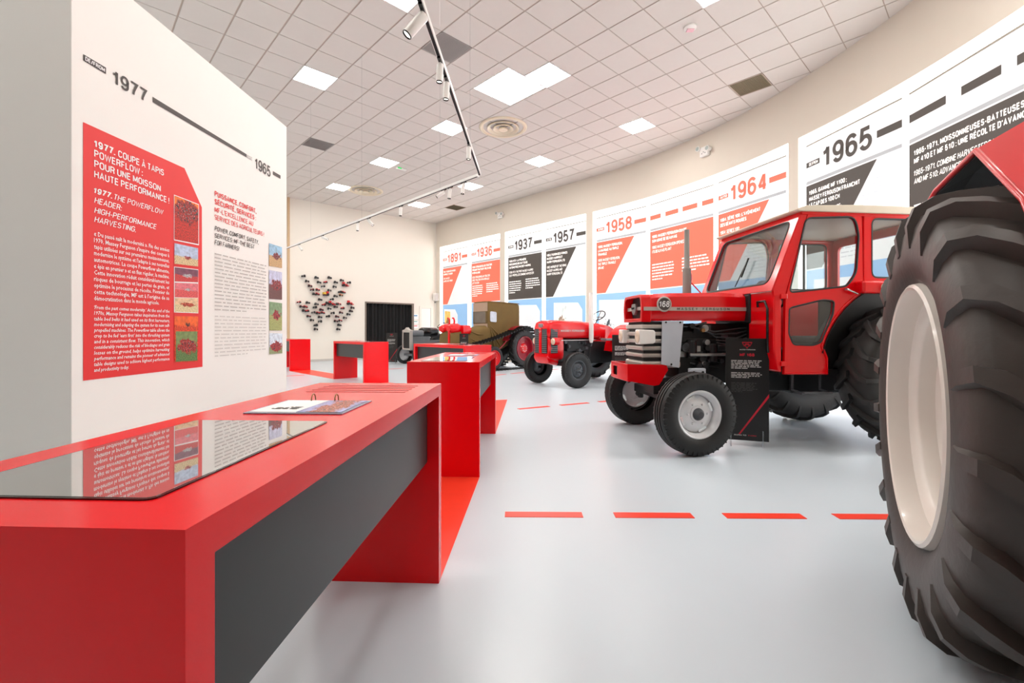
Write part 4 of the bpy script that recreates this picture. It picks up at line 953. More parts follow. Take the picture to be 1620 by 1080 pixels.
# rear side panel with quarter window
XR = -.42
q_lo = [(.945*math.cos(math.radians(a)), .75+.945*math.sin(math.radians(a))) for a in (59, 70, 80, 90, 100, 110, 118)]
rear_p = [(S(1364,340)[0]-.004, dz_top-.02), (S(1364,452)[0]-.004, S(1363,452)[1])]+q_lo[1:]+[(XR, 1.70), (XR, dz_top-.02)]
qx0 = S(1377,390)[0]
w_q = rpoly([(qx0, 1.745), (qx0, S(1377,346)[1]), (-.32, S(1377,346)[1]), (-.32, 1.745)], .07, 4)
for sg in (1, -1):
    p_ = MB().holed(rear_p, [w_q], YS*sg-.018, YS*sg+.018).build('rear_side_panel', 'tractor_red', cab, bevel=.004, bseg=1)
    window(p_, w_q, YS*sg); MB().box(-.02,.01,YS*sg-.006,YS*sg+.008,1.745,S(1377,346)[1]).build('window_divider', 'gasket', p_)
# front: windscreen plane leaning back, scuttle panels below
xb_, zb_ = 1.44, 1.63; xt_, zt_ = 1.13, 2.41
Mw = Matrix(((0, 0, (xt_-xb_)/(zt_-zb_), xb_-zb_*(xt_-xb_)/(zt_-zb_)), (1,0,0,0), (0,0,1,0), (0,0,0,1)))
Mw = Matrix(((0, 1, (xt_-xb_)/(zt_-zb_), xb_-zb_*(xt_-xb_)/(zt_-zb_)), (1,0,0,0), (0,0,1,0), (0,0,0,1)))
ws_o = [(-.71,1.60),(.71,1.60),(.71,2.41),(-.71,2.41)]
ws_i = rpoly([(-.61,1.685),(.61,1.685),(.61,2.33),(-.61,2.33)], .09, 5)
wsf = MB().holed(ws_o, [ws_i], -.02, .015, Mw).build('windscreen_frame', 'tractor_red', cab, bevel=.004, bseg=1)
window(wsf, ws_i, .0, M=Mw)
for sg in (1, -1):
    pil = [(1.45,1.60),(1.14,2.40),(S(1277,340)[0]+.004,2.395),(S(1241,470)[0]+.004,S(1241,470)[1]),(S(1241,470)[0]+.004,1.55),(1.44,1.55)]
    MB().prism(pil, min(.685*sg, .712*sg), max(.685*sg, .712*sg)).build('front_pillar', 'tractor_red', cab, bevel=.004, bseg=1)
wp = MB(); wp.tube([(.05,.03,1.70),(.09,.045,1.78),(.13,.045,2.02)], .006, 6, M=Mw); wp.box(.118,.132,.035,.05,1.80,2.02,Mw); wp.build('wiper', 'black_gloss', wsf)
# scuttle: red lower corners beside the hood, dark bulkhead
for sg in (1,-1):
    sc_ = MB(); sc_.prism([(1.44,1.60),(1.36,1.60),(1.36,.78),(1.40,.80),(1.44,1.0)], .30*sg, .71*sg) ; sc_.build('scuttle_panel', 'tractor_red', cab, bevel=.01)
MB().tube([(1.455,.48,1.45),(1.475,.50,1.50),(1.475,.62,1.50),(1.475,.66,1.42),(1.475,.66,1.05),(1.455,.64,.98)], .013, 8).build('grab_handle', 'black_gloss', cab, smooth=60)
MB().box(1.30,1.42,-.30,.30,1.0,1.60).build('bulkhead', 'black_matte', cab)
MB().box(1.38,1.46,-.34,.34,1.28,1.60).build('bulkhead_seal', 'engine_dark', cab, bevel=.02)
rf = MB().prism(rpoly([(-.50,2.40),(1.20,2.40),(1.22,2.42),(1.12,2.455),(.6,2.475),(-.3,2.475),(-.50,2.45)], .01, 2), -.75, .75).build('roof', 'cream_roof', cab, bevel=.01)
ra = MB(); ra.box(-.46,1.15,.66,.725,2.37,2.402); ra.box(-.46,1.15,-.725,-.66,2.37,2.402); ra.build('roof_rail', 'tractor_red', cab, bevel=.008)
bk = MB().holed([(-.71,.95),(.71,.95),(.71,2.40),(-.71,2.40)], [rpoly([(-.6,1.65),(.6,1.65),(.6,2.30),(-.6,2.30)], .07, 3)], XR-.02, XR+.01, Matrix(((0,1,0,0),(1,0,0,0),(0,0,1,0),(0,0,0,1)))).build('rear_wall', 'tractor_red', cab)
MB().box(.60,1.36,-.68,.68,.76,.80).build('cab_floor', 'black_matte', cab)
for sg in (1,-1):                                        # mudguards over the rear wheels
    pts = [(.955*math.cos(math.radians(a)), .75+.955*math.sin(math.radians(a))) for a in range(14, 172, 8)]
    m_ = sheet(pts, .58*sg, pts, -.75 if sg < 0 else .735, .01).build('mudguard', 'black_matte', cab, smooth=40)
    MB().prism([(.95*math.cos(math.radians(a)), .75+.95*math.sin(math.radians(a))) for a in range(0, 181, 12)], .572*sg, .578*sg).build('wheel_house_shade', 'black_matte', cab)  # shade inside the wheel arch, painted as a black plate
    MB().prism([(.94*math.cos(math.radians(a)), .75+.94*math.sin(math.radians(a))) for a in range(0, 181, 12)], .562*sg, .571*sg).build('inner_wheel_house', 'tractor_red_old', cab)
    xa_, xb_2 = sp(1361, 452, .78)[0], sp(1412, 452, .78)[0]
    lo = MB().box(min(xa_, xb_2), max(xa_, xb_2), min(.70*sg, .82*sg), max(.70*sg, .82*sg), 1.575, 1.70).build('lamp_bracket', 'tractor_red', cab, bevel=.02)
    x = sp(1401, 453, .83)[0]; MB().cyl((x,.815*sg,1.637),(x,.845*sg,1.637),.042,.036,16).build('side_lamp', 'lamp_lens', lo)
# interior
MB().tube([(.98,.0+.19*math.cos(a),1.60+.19*math.sin(a)*.55+.0) if False else (.98+.10*math.sin(a), .19*math.cos(a), 1.62+.15*math.sin(a)) for a in [2*math.pi*k/24 for k in range(24)]], .014, 8, True).build('steering_wheel', 'black_gloss', cab, smooth=60)
MB().cyl((.98,0,1.62),(1.30,0,1.15),.022,seg=10).build('steering_column', 'black_matte', cab)
se = MB(); se.box(.15,.60,-.24,.24,1.02,1.14); se.box(.08,.20,-.24,.24,1.12,1.62); se.build('seat', 'seat_black', cab, bevel=.05, bseg=3)
MB().tube([(.72,-.45,.8),(.72,-.45,1.6),(.62,-.45,2.38)], .018, 8).build('cab_post', 'tractor_red', cab)
# step
x0_, z0_ = S(1258, 600); x1_, z1_ = S(1302, 628)
stp = MB(); stp.tube([(x0_,.66,.80),(x0_,.66,.60),(x0_-.02,.80,.58),(x1_-.02,.80,.58),(x1_,.66,.60),(x1_,.66,.80)], .012, 8); stp.box(min(x0_,x1_)-.02,max(x0_,x1_)+.02,.70,.82,.572,.586); stp.build('step', 'engine_mid', cab)
# mirror
mx, mz = sp(1108, 440, -.55)
mr = MB(); mr.tube([(1.44,-.60,1.62),(1.60,-.66,1.82)], .008, 6); mr.build('mirror_arm', 'tractor_red', cab)
MB().lathe([(0,0),(.0,.05),(.025,.056),(.045,.03),(.05,0)], 20, Matrix.Translation((1.62,-.68,1.88)) @ Matrix.Rotation(-math.pi/2+.5, 4, 'Z') @ Matrix.Scale(1.7, 4, (0,0,1))).build('mirror', 'tractor_red', cab, smooth=50)
# ------------------------------------------------------------------ open red tractor (middle distance)
SF = Vector((-.80, -.60)).normalized(); SL = Vector((-SF.y, SF.x)); S0 = Vector((.985, 10.20))-SF*1.86     # origin under the rear axle
sm = empty('open_tractor', (S0.x, S0.y, 0), math.atan2(SF.y, SF.x), 'open red vintage tractor with barred grille and dark wheels', 'tractor')
for sg in (1, -1):
    make_front_wheel(sm, (1.86, sg*.62, .375), .375, .16, .20, sg, -.06, 'rubber_dark', 'rim_grey', 'rim_grey', .12, 8, False)
    make_tractor_wheel(sm, (0, sg*.66, .63), .63, .30, .37, 'rubber_dark', 18, .03, .045, -1, [(.3,.375),(.44,.372),(.43,.35),(.3,.335),(.05,.33),(.0,.2),(.05,0)], 'rim_grey', sg, 'rear_wheel', seg=48)
def oval(x, z0, z1, w, n=16, p=.7):
    zc, zh = (z0+z1)/2, (z1-z0)/2; out = []
    for k in range(n):
        a = 2*math.pi*k/n; c, s_ = math.cos(a), math.sin(a)
        out.append((x, w*math.copysign(abs(c)**p, c), zc+zh*math.copysign(abs(s_)**p, s_)))
    return out
hd2 = MB().loft([oval(.75,1.02,1.37,.26,20,.55), oval(1.3,1.02,1.42,.255,20,.5), oval(1.9,1.02,1.43,.25,20,.5), oval(2.18,1.02,1.43,.245,20,.5), oval(2.28,1.03,1.40,.235,20,.5), oval(2.32,1.06,1.34,.21,20,.55)]).build('hood', 'tractor_red', sm, smooth=35)
fr = MB().loft([oval(1.88,.56,1.10,.24,20,.45), oval(2.24,.55,1.10,.245,20,.45), oval(2.31,.60,1.10,.235,20,.45)]).build('front_shell', 'tractor_red', sm, smooth=35)
lo_ = MB().loft([oval(1.95,.44,.66,.15,16,.7), oval(2.28,.50,.68,.23,16,.6), oval(2.33,.58,.70,.22,16,.6)]).build('front_apron', 'tractor_red', sm, smooth=40)
for y0, y1 in ((-.195,-.045), (.045,.195)):
    g_ = MB().box(2.302,2.322,y0,y1,.72,1.24).build('grille_opening', 'black_matte', fr)
    for k in range(13): MB().box(2.318,2.336,y0,y1,.735+k*.039,.755+k*.039).build('grille_bar', 'grey_paint', g_)
for sg in (1, -1):
    g_ = MB().box(2.06,2.25,.232*sg-.012,.232*sg+.012,.72,1.24).build('grille_opening', 'black_matte', fr)
    for k in range(13): MB().box(2.06,2.25,.24*sg-.012,.24*sg+.012,.735+k*.039,.755+k*.039).build('grille_bar', 'grey_paint', g_)
MB().box(2.30,2.345,-.04,.04,.72,1.26).build('grille_spine', 'tractor_red', fr, bevel=.012)
nb = MB(); nb.box(2.29,2.335,-.07,.07,1.275,1.35); nb.build('nose_badge', 'steel', fr, bevel=.012)
em = MB()
for k in (-1, 1): em.prism([(k*.022-.014,1.20),(k*.022+.014,1.20),(k*.022,1.175)], 2.346, 2.352, Matrix(((0,1,0,0),(1,0,0,0),(0,0,1,0),(0,0,0,1))))
em.prism([(-.014,1.172),(.014,1.172),(0,1.148)], 2.346, 2.352, Matrix(((0,1,0,0),(1,0,0,0),(0,0,1,0),(0,0,0,1)))); em.build('nose_emblem', 'chrome', fr)
for sg in (1, -1):
    MB().loft([oval(2.10,.90,1.05,.0+.06,14,1.), oval(2.2,.89,1.06,.075,14,1.), oval(2.24,.90,1.05,.07,14,1.)], M=Matrix.Translation((0,.30*sg,0))).build('head_lamp', 'tractor_red', sm, smooth=50)
    MB().lathe([(0,0),(-.02,.03),(-.008,.062),(0,.07)], 20, Matrix.Translation((2.243,.30*sg,.975)) @ Matrix.Rotation(math.pi/2, 4, 'Z')).build('lamp_lens', 'lamp_lens', sm, smooth=60)
    MB().box(1.15,2.05,.252*sg-.006,.252*sg+.006,1.17,1.235).build('name_strip', 'tractor_red_old', hd2)
t = MB(); Mt2 = Matrix(((-1,0,0,0),(0,-1,0,0),(0,0,1,0),(0,0,0,1)))
put_text(t, 'MASSEY-FERGUSON', -1.98, 1.18, .04, width=.72, bold=.03, y=-.262, M=Mt2); t.build('maker_lettering', 'silver_strip', hd2)
MB().box(1.0,1.08,.25,.262,1.16,1.19).build('side_badge', 'chrome', hd2)
en = MB(); en.box(.95,1.95,-.16,.16,.52,1.02); en.box(-.25,1.0,-.17,.17,.45,.95); en.cyl((0,-.55,.63),(0,.55,.63),.10,seg=16); en.box(1.2,1.75,.14,.22,.75,.98); en.cyl((1.45,.2,.6),(1.45,.2,.8),.05,seg=12); en.build('engine_block', 'engine_dark', sm, bevel=.015)
for k in range(14):
    x = random.uniform(1.05,1.85); z = random.uniform(.6,1.0); e_ = MB()
    (e_.cyl((x,.15,z),(x,.24,z),random.uniform(.015,.04),seg=10) if k % 2 else e_.box(x-.04,x+.04,.15,.22,z-.03,z+.03)); e_.build('engine_fitting', 'engine_mid' if k % 3 else 'engine_dark', sm)
MB().box(.9,1.95,.225,.25,.985,1.0).build('side_rail', 'silver_strip', sm)
ax = MB(); ax.box(1.80,1.92,-.52,.52,.44,.52)
for sg in (1,-1): ax.cyl((1.86,.50*sg,.33),(1.86,.50*sg,.60),.028,seg=10); ax.cyl((1.86,.5*sg,.375),(1.86,.60*sg,.375),.03,seg=10)
ax.build('front_axle', 'engine_dark', sm)
dsh = MB().loft([oval(.55,.98,1.36,.24,16,.5), oval(.75,1.0,1.38,.262,16,.5)]).build('dash_cowl', 'tractor_red', sm, smooth=40)
MB().tube([(.52+.09*math.sin(a), .19*math.cos(a), 1.56-.11*math.sin(a)) for a in [2*math.pi*k/24 for k in range(24)]], .012, 8, True).build('steering_wheel', 'black_gloss', sm, smooth=60)
sp_ = MB()
for k in range(3):
    a = 2*math.pi*k/3+.5; sp_.cyl((.52,0,1.53),(.52+.09*math.sin(a),.19*math.cos(a),1.56-.11*math.sin(a)),.008,seg=6)
sp_.cyl((.52,0,1.53),(.68,0,1.30),.016,seg=8); sp_.build('steering_column', 'black_gloss', sm)
se = MB(); se.loft([oval(-.25,.92,.98,.18,14,.8), oval(0,.90,.95,.20,14,.8), oval(.15,.92,.96,.17,14,.8)]); se.box(-.27,-.22,-.18,.18,.95,1.14); se.build('seat', 'tractor_red_old', sm, bevel=.01)
for sg in (1, -1):
    pts = [(.72*math.cos(math.radians(a)), .63+.72*math.sin(math.radians(a))) for a in range(10, 150, 10)]
    sheet(pts, .34*sg, pts, .72*sg, .01).build('mudguard', 'tractor_red', sm, smooth=40)
    ip = MB(); ip.prism(pts+[(-.3,.75),(.4,.7)], .335*sg, .345*sg); ip.build('mudguard_side', 'tractor_red', sm)
MB().tube([(1.12,.33,.93),(1.12,.33,1.0),(1.12,.33,2.05)], [.03,.052,.052], 16).build('exhaust_pipe', 'white_paint', sm, smooth=40)
MB().tube([(1.12,.2,.88),(1.12,.33,.88),(1.12,.33,.95)], .03, 10).build('exhaust_elbow', 'engine_mid', sm, smooth=50)
MB().box(.45,.95,.45,.62,.98,1.03).build('tool_tray', 'grey_paint', sm, bevel=.01)
# ------------------------------------------------------------------ half-track under canvas
HF = Vector((-.69, -.72)).normalized(); HL = Vector((-HF.y, HF.x)); H0 = Vector((.345, 14.9))-HL*.62
ht = empty('half_track', (H0.x, H0.y, 0), math.atan2(HF.y, HF.x), 'half-track tractor under an olive canvas cab with red wheels and track belts', 'tractor')
for sg in (1, -1):
    rwh = make_tractor_wheel(ht, (0, sg*.62, .635), .615, .26, .39, 'rubber_dark', 18, .025, .045, -1, [(.3,.39),(.46,.388),(.44,.365),(.3,.35),(.1,.345),(.02,.34),(.0,.22),(.12,.17),(.14,0)], 'wine_red', sg, 'rear_wheel', seg=48)
    MB().lathe([(.10*.26*sg,.0),(.30*.26*sg,.0),(.32*.26*sg,.13),(.10*.26*sg,.17)], 24).build('hub', 'tractor_red_old', rwh, smooth=40)
    for k in range(8):
        a = 2*math.pi*k/8; MB().cyl((.09*math.cos(a),.08*sg,.09*math.sin(a)),(.09*math.cos(a),.10*sg,.09*math.sin(a)),.014,seg=6).build('wheel_nut', 'silver_strip', rwh)
    for nm, x in (('bogie_wheel', 1.30), ('front_wheel', 2.15)):
        wh = MB().lathe(tyre_profile(.355,.17,.235), 40).build(nm, 'rubber_dark', ht, smooth=50, loc=(x, sg*.60, .375))
        MB().lathe([(y*.17*sg, r) for y, r in ((.3,.24),(.44,.238),(.42,.22),(.2,.21),(.05,.13),(.25,.10),(.28,0))], 32).build('rim', 'tractor_red_old', wh, smooth=40)
        for k in range(6):
            a = 2*math.pi*k/6; MB().cyl((.09*math.cos(a),.03*sg,.09*math.sin(a)),(.09*math.cos(a),.05*sg,.09*math.sin(a)),.012,seg=6).build('wheel_nut', 'silver_strip', wh)
    # track belt round rear and front wheel
    path = []
    for k in range(19):
        a = math.radians(80+k*190/18); path.append((.66*math.cos(a), .655+.66*math.sin(a)))
    for k in range(1, 18): path.append((2.15*k/18, .012))
    for k in range(13):
        a = math.radians(-90+k*180/12); path.append((2.15+.385*math.cos(a), .40+.385*math.sin(a)))
    p0, p1 = path[-1], path[0]
    for k in range(1, 18):
        t_ = k/18; path.append((p0[0]+(p1[0]-p0[0])*t_, p0[1]+(p1[1]-p0[1])*t_-.05*math.sin(math.pi*t_)))
    # resample at even pitch
    per = [0.]; 
    for a, b in zip(path, path[1:]+path[:1]): per.append(per[-1]+math.dist(a, b))
    N = 60; shoe = MB().box(-.035,.035,-.20,.20,-.012,.012).box(-.008,.008,-.21,.21,.008,.035).mesh('track_shoe', 'rubber_dark')
    belt = MB(); PP = path+path[:1]; rot = []
    def at_len(L):
        L %= per[-1]
        for i in range(len(per)-1):
            if per[i+1] >= L: break
        t_ = (L-per[i])/(per[i+1]-per[i]+1e-9); a, b = PP[i], PP[i+1]; return (a[0]+(b[0]-a[0])*t_, a[1]+(b[1]-a[1])*t_, math.atan2(b[1]-a[1], b[0]-a[0]))
    bo = MB(); qs = [at_len(per[-1]*k/N) for k in range(N)]
    bo.tube([(q[0], sg*.48, q[1]+.0) for q in qs], .014, 6, True); bo.tube([(q[0], sg*.76, q[1]) for q in qs], .014, 6, True)
    belt_o = bo.build('track_belt', 'black_matte', ht, smooth=60)
    for q in qs: inst('track_shoe', shoe, belt_o, (q[0], sg*.62, q[1]+.004), (0, -q[2]+math.pi, 0))
    pts = [(.70*math.cos(math.radians(a)), .66+.70*math.sin(math.radians(a))) for a in range(20, 130, 8)]
    m_ = sheet(pts, .36*sg, [(x*1.0, z) for x, z in pts], .60*sg, .01).build('mudguard', 'wine_red', ht, smooth=40)
    MB().prism(pts+[(-.2,.9),(.4,.9)], .355*sg, .37*sg).build('mudguard_side', 'wine_red', m_)
# canvas body: hood part and tall cab
HT_ = [(2.64,.58,1.14,.28),(2.52,.52,1.22,.31),(2.05,.50,1.26,.31),(1.75,.48,1.29,.33),(1.5,.48,1.31,.35)]
MB().loft([oval(x, z0, z1, w, 24, .5) for x, z0, z1, w in HT_]+[oval(1.22,.48,1.38,.37,24,.4)]).build('canvas_hood', 'canvas', ht, smooth=45)
cb = MB(); r_ = []
for x, z0, z1, w in ((1.26,.54,2.10,.335),(1.2,.50,2.12,.35),(.7,.58,2.12,.36),(.2,.78,2.11,.36),(-.12,.85,2.08,.35)): r_.append(oval(x, z0, z1, w, 24, .2))
cvo = cb.loft(r_).build('canvas_cab', 'canvas', ht, smooth=40)
for k, (xa, za, xb, zb) in enumerate(((1.20,1.36,.45,.84),(1.15,1.28,.70,.64),(1.95,1.18,1.40,1.08),(2.0,1.0,1.45,.8),(1.2,1.38,1.0,.60))):
    MB().tube([(xa,.345 if xa < 1.3 else .30,za),((xa+xb)/2,.372 if xa < 1.3 else .335,(za+zb)/2-.04),(xb,.35 if xb < 1.3 else .34,zb)], [.008,.028,.008], 8).build('canvas_fold', 'canvas', cvo, smooth=60)
MB().box(1.268,1.283,-.32,.32,1.80,2.07).build('pale_valance', 'canvas_pale', cvo); MB().box(1.268,1.283,-.32,.32,1.26,1.42).build('pale_valance', 'canvas_pale', cvo)
mat('cab_screen', (120, 110, 100), .1, var=.2, scale=5)
MB().box(1.262,1.275,-.30,.30,1.44,1.79).build('windscreen', 'cab_screen', cvo)
for y in (-.31, .26, .31): MB().box(1.26,1.286,y-.014,y+.014,1.42,1.80).build('screen_post', 'canvas', cvo)
mat('clear_window', (196, 204, 216), .12, var=.35, scale=7)
o = MB().prism(rpoly([(.93,1.46),(1.20,1.48),(1.20,1.80),(.93,1.78)], .05, 3), .362, .372).build('side_window', 'clear_window', cvo)
for k in range(2): MB().tube([(1.26,(-.335 if k else .335),2.10),(-.12,(-.35 if k else .35),2.08)], .012, 6).build('roof_seam', 'canvas', cvo)
# red head lamps and towing hook on the nose
for sg in (1, -1):
    MB().loft([oval(2.25,1.16,1.36,.10,14,.9), oval(2.40,1.12,1.42,.15,14,.9), oval(2.60,1.12,1.40,.15,14,.9), oval(2.70,1.18,1.34,.10,14,.9)], M=Matrix.Translation((-.03,.17*sg,-.0))).build('lamp_pod', 'tractor_red', ht, smooth=50)
MB().loft([oval(1.95,1.14,1.30,.05,14,.6), oval(2.0,1.10,1.36,.08,14,.6), oval(2.28,1.10,1.36,.08,14,.6)], M=Matrix.Translation((0,.30,0))).build('side_pod', 'tractor_red', ht, smooth=50)
for sg in (1, -1):
    MB().tube([(2.45,.11*sg+.09*math.sin(a)*.7,1.47+.10*math.cos(a)) for a in [math.radians(-20+15*k) for k in range(17)]], .024, 8).build('hook_ring', 'tractor_red', ht, smooth=60)
MB().box(2.60,2.67,.14,.21,.45,1.18).build('nose_bar', 'tractor_red', ht, bevel=.015)
cz = MB(); cz.box(1.3,2.4,-.2,.2,.4,.6); cz.box(-.3,1.3,-.18,.18,.45,.8); cz.cyl((0,-.5,.64),(0,.5,.64),.09,seg=14); cz.cyl((1.3,-.5,.375),(1.3,.5,.375),.04,seg=10); cz.cyl((2.15,-.5,.375),(2.15,.5,.375),.04,seg=10); cz.build('chassis', 'engine_dark', ht)
for sg in (1, -1): MB().tube([(1.3,sg*.52,.375),(.6,sg*.52,.9),(.2,sg*.50,1.05)], .022, 8).build('track_arm', 'wine_red', ht, smooth=50)
# ------------------------------------------------------------------ old grey tractor in the far corner
GF = Vector((-.72, -.69)).normalized(); GL = Vector((-GF.y, GF.x)); G0 = Vector((-3.55, 16.55))-GF*1.55
gt = empty('grey_tractor', (G0.x, G0.y, 0), math.atan2(GF.y, GF.x), 'small old grey tractor with exposed radiator before the black doorway', 'tractor')
for sg in (1, -1):
    w_ = MB().lathe(tyre_profile(.34,.13,.24), 40).build('front_wheel', 'rubber_dark', gt, smooth=50, loc=(1.55, sg*.55, .34))
    MB().lathe([(y*.13*sg, r) for y, r in ((.3,.245),(.44,.242),(.4,.225),(.1,.22),(.0,.07),(.3,.06),(.34,0))], 32).build('rim', 'rim_silver', w_, smooth=40)
    w_ = make_tractor_wheel(gt, (0, sg*.58, .55), .55, .24, .37, 'rubber_dark', 16, .025, .04, -1, [(.3,.375),(.44,.37),(.4,.35),(.1,.34),(.0,.1),(.1,0)], 'rim_grey', sg, 'rear_wheel', seg=40)
rd = MB().holed([(-.26,.52),(.26,.52),(.26,1.22),(.10,1.25),(.0,1.32),(-.10,1.25),(-.26,1.22)], [[(-.22,.58),(.22,.58),(.22,1.14),(-.22,1.14)]], 1.70, 1.82, Matrix(((0,1,0,0),(1,0,0,0),(0,0,1,0),(0,0,0,1)))).build('radiator', 'silver_strip', gt, bevel=.012)
MB().box(1.72,1.78,-.22,.22,.58,1.14).build('radiator_core', 'black_matte', rd)
MB().loft([oval(.55,1.0,1.28,.17,18,.8), oval(.62,.96,1.32,.20,18,.8), oval(1.15,.96,1.32,.20,18,.8), oval(1.22,1.0,1.28,.17,18,.8)]).build('fuel_tank', 'black_gloss', gt, smooth=40)
MB().loft([oval(1.2,1.0,1.22,.19,16,.5), oval(1.7,1.0,1.22,.22,16,.5)]).build('bonnet', 'grey_paint', gt, smooth=40)
eb = MB(); eb.box(.9,1.7,-.15,.15,.5,1.0); eb.box(-.25,.95,-.14,.14,.42,.85); eb.cyl((0,-.5,.55),(0,.5,.55),.09,seg=14); eb.box(1.48,1.62,-.48,.48,.30,.38); eb.build('engine_block', 'grey_paint', gt, bevel=.02)
MB().tube([(.30+.12*math.sin(a), .20*math.cos(a), 1.40-.10*math.sin(a)) for a in [2*math.pi*k/24 for k in range(24)]], .013, 8, True).build('steering_wheel', 'black_gloss', gt, smooth=60)
stc = MB(); stc.cyl((.30,0,1.38),(.55,0,1.1),.016,seg=8)
for k in range(4):
    a = math.pi*k/2+.4; stc.cyl((.30,0,1.38),(.30+.12*math.sin(a),.2*math.cos(a),1.40-.10*math.sin(a)),.008,seg=6)
stc.build('steering_column', 'black_gloss', gt)
MB().loft([oval(-.3,.86,.92,.17,14,.8), oval(-.05,.82,.88,.2,14,.8), oval(.1,.85,.9,.15,14,.8)]).build('seat', 'black_gloss', gt, smooth=50)
# ------------------------------------------------------------------ track lighting
TZ = 3.2
ca = Vector(((759-810)/733*5.934, 5.934)); cb_ = ca-rdir*5.2; cc = Vector((-5.48, 11.25)); cdir = (cc-ca).normalized()
def rail(a, b, label):
    d = (b-a); L = d.length; r = empty('track_rail', (a.x, a.y, TZ), math.atan2(d.y, d.x), label, 'light rail', 'suspended lighting rails')
    MB().box(0, L, -.018, .018, -.017, .017).build('rail', 'white_paint', r, bevel=.003)
    MB().box(.02, L-.02, -.011, .011, -.0178, -.012).build('rail_slot', 'black_matte', r)
    n = max(2, int(L/2.2))
    for k in range(n):
        x = L*(k+.35)/n; MB().cyl((x,0,.017),(x,0,CEIL-TZ-.004),.001,seg=6).build('hanging_wire', 'steel', r)
rail(ca, cb_, 'white lighting rail running towards the viewer below the ceiling')
rail(ca+cdir*.03, cc, 'white lighting rail slanting away over the far tables')
A1 = math.atan2(rdir.y, rdir.x); A2 = math.atan2(cdir.y, cdir.x)
def spot(P, ra_, tilt, pan, label, s_=1.):
    r = empty('spotlight', (P.x, P.y, TZ-.017), ra_, label, 'spotlight', 'white cylinder spotlights on the rails')
    MB().box(-.055*s_, .055*s_, -.012, .012, -.014, 0).build('adapter', 'black_gloss', r, bevel=.002)
    MB().cyl((0,0,-.012),(0,0,-.04),.007,seg=8).build('stem', 'white_paint', r)
    M = Matrix.Translation((0,0,-.04)) @ Matrix.Rotation(pan-ra_, 4, 'Z') @ Matrix.Rotation(tilt, 4, 'Y') @ Matrix.Rotation(math.pi/2, 4, 'X')
    L = .115*s_; q = .025*s_
    MB().lathe([(.012,0),(.012,q*.9),(.006,q),(-L,q),(-L,q*.85)], 24, M).build('housing', 'white_paint', r, smooth=40)
    MB().lathe([(-L+.012,q*.84),(-L-.004,q*.95),(-L-.008,q*.86),(-L+.004,q*.74)], 24, M).build('snoot', 'black_gloss', r, smooth=40)
    MB().lathe([(-L+.006,0),(-L+.002,q*.76)], 20, M).build('lens', 'lens_white', r)
def on1(py): D = FPX*(TZ-CAMH)/(HYP-py); t_ = (D-ca.y)/rdir.y; return ca+rdir*t_
def on2(px): r_ = (px-810)/733; t_ = (r_*ca.y-ca.x)/(cdir.x-r_*cdir.y); return ca+cdir*t_
spot(on1(12), A1, .65, .25, 'big white spotlight nearest the viewer, tilted, at the top of the rail', 1.35)
spot(on1(92), A1, .05, .0, 'upper of the two close spotlights hanging under the near rail')
spot(on1(122), A1, .05, .0, 'lower of the two close spotlights hanging under the near rail')
spot(on1(226), A1, .05, .0, 'single white spotlight hanging just above the rail corner')
for px, tl, pn, lab in ((733, .1, 0, 'spotlight hanging nearest the rail corner on the far rail'), (712, .1, .0, 'second spotlight from the corner on the far rail'), (702, 1.0, 0, 'tilted spotlight, third from the corner on the far rail'),
        (634, .05, 0, 'spotlight hanging alone below the far ceiling light'), (583, .7, math.pi, 'tilted spotlight in the middle of the far rail'), (566, .05, 0, 'upright spotlight next to the tilted one in the middle of the far rail'),
        (510, 1.2, math.pi, 'spotlight with dark mouth above the wall of models'), (473, .6, math.pi, 'spotlight at the far left end of the rail')):
    spot(on2(px), A2, tl, pn, lab)
# ------------------------------------------------------------------ small fittings on ceiling and walls
D = FPX*(CEIL-CAMH)/(HYP-266); r = empty('exit_lamp', ((635-810)/733*D, D, CEIL), TH, 'small green and white emergency exit lamp on the ceiling', 'exit lamp')
MB().box(-.16,.16,-.05,.05,-.05,-.002).build('housing', 'white_paint', r, bevel=.008); mat('exit_green', (40, 190, 90), .4, emit=.8); MB().box(-.15,-.02,-.055,-.049,-.045,-.01).build('green_sign', 'exit_green', r)
D = FPX*(CEIL-CAMH)/(HYP-42); r = empty('smoke_detector', ((1092-810)/733*D, D, CEIL), 0, 'white smoke detector on the ceiling above the curved wall', 'detector')
MB().lathe([(0,.0),(0,.10),(-.03,.10),(-.05,.06),(-.06,0)], 24, Matrix.Rotation(math.pi/2, 4, 'X')).build('base', 'white_paint', r, smooth=40); mat('pink_lens', (236, 190, 200), .3); MB().box(-.06,.06,-.04,.04,-.075,-.055).build('call_lamp', 'pink_lens', r, bevel=.008)
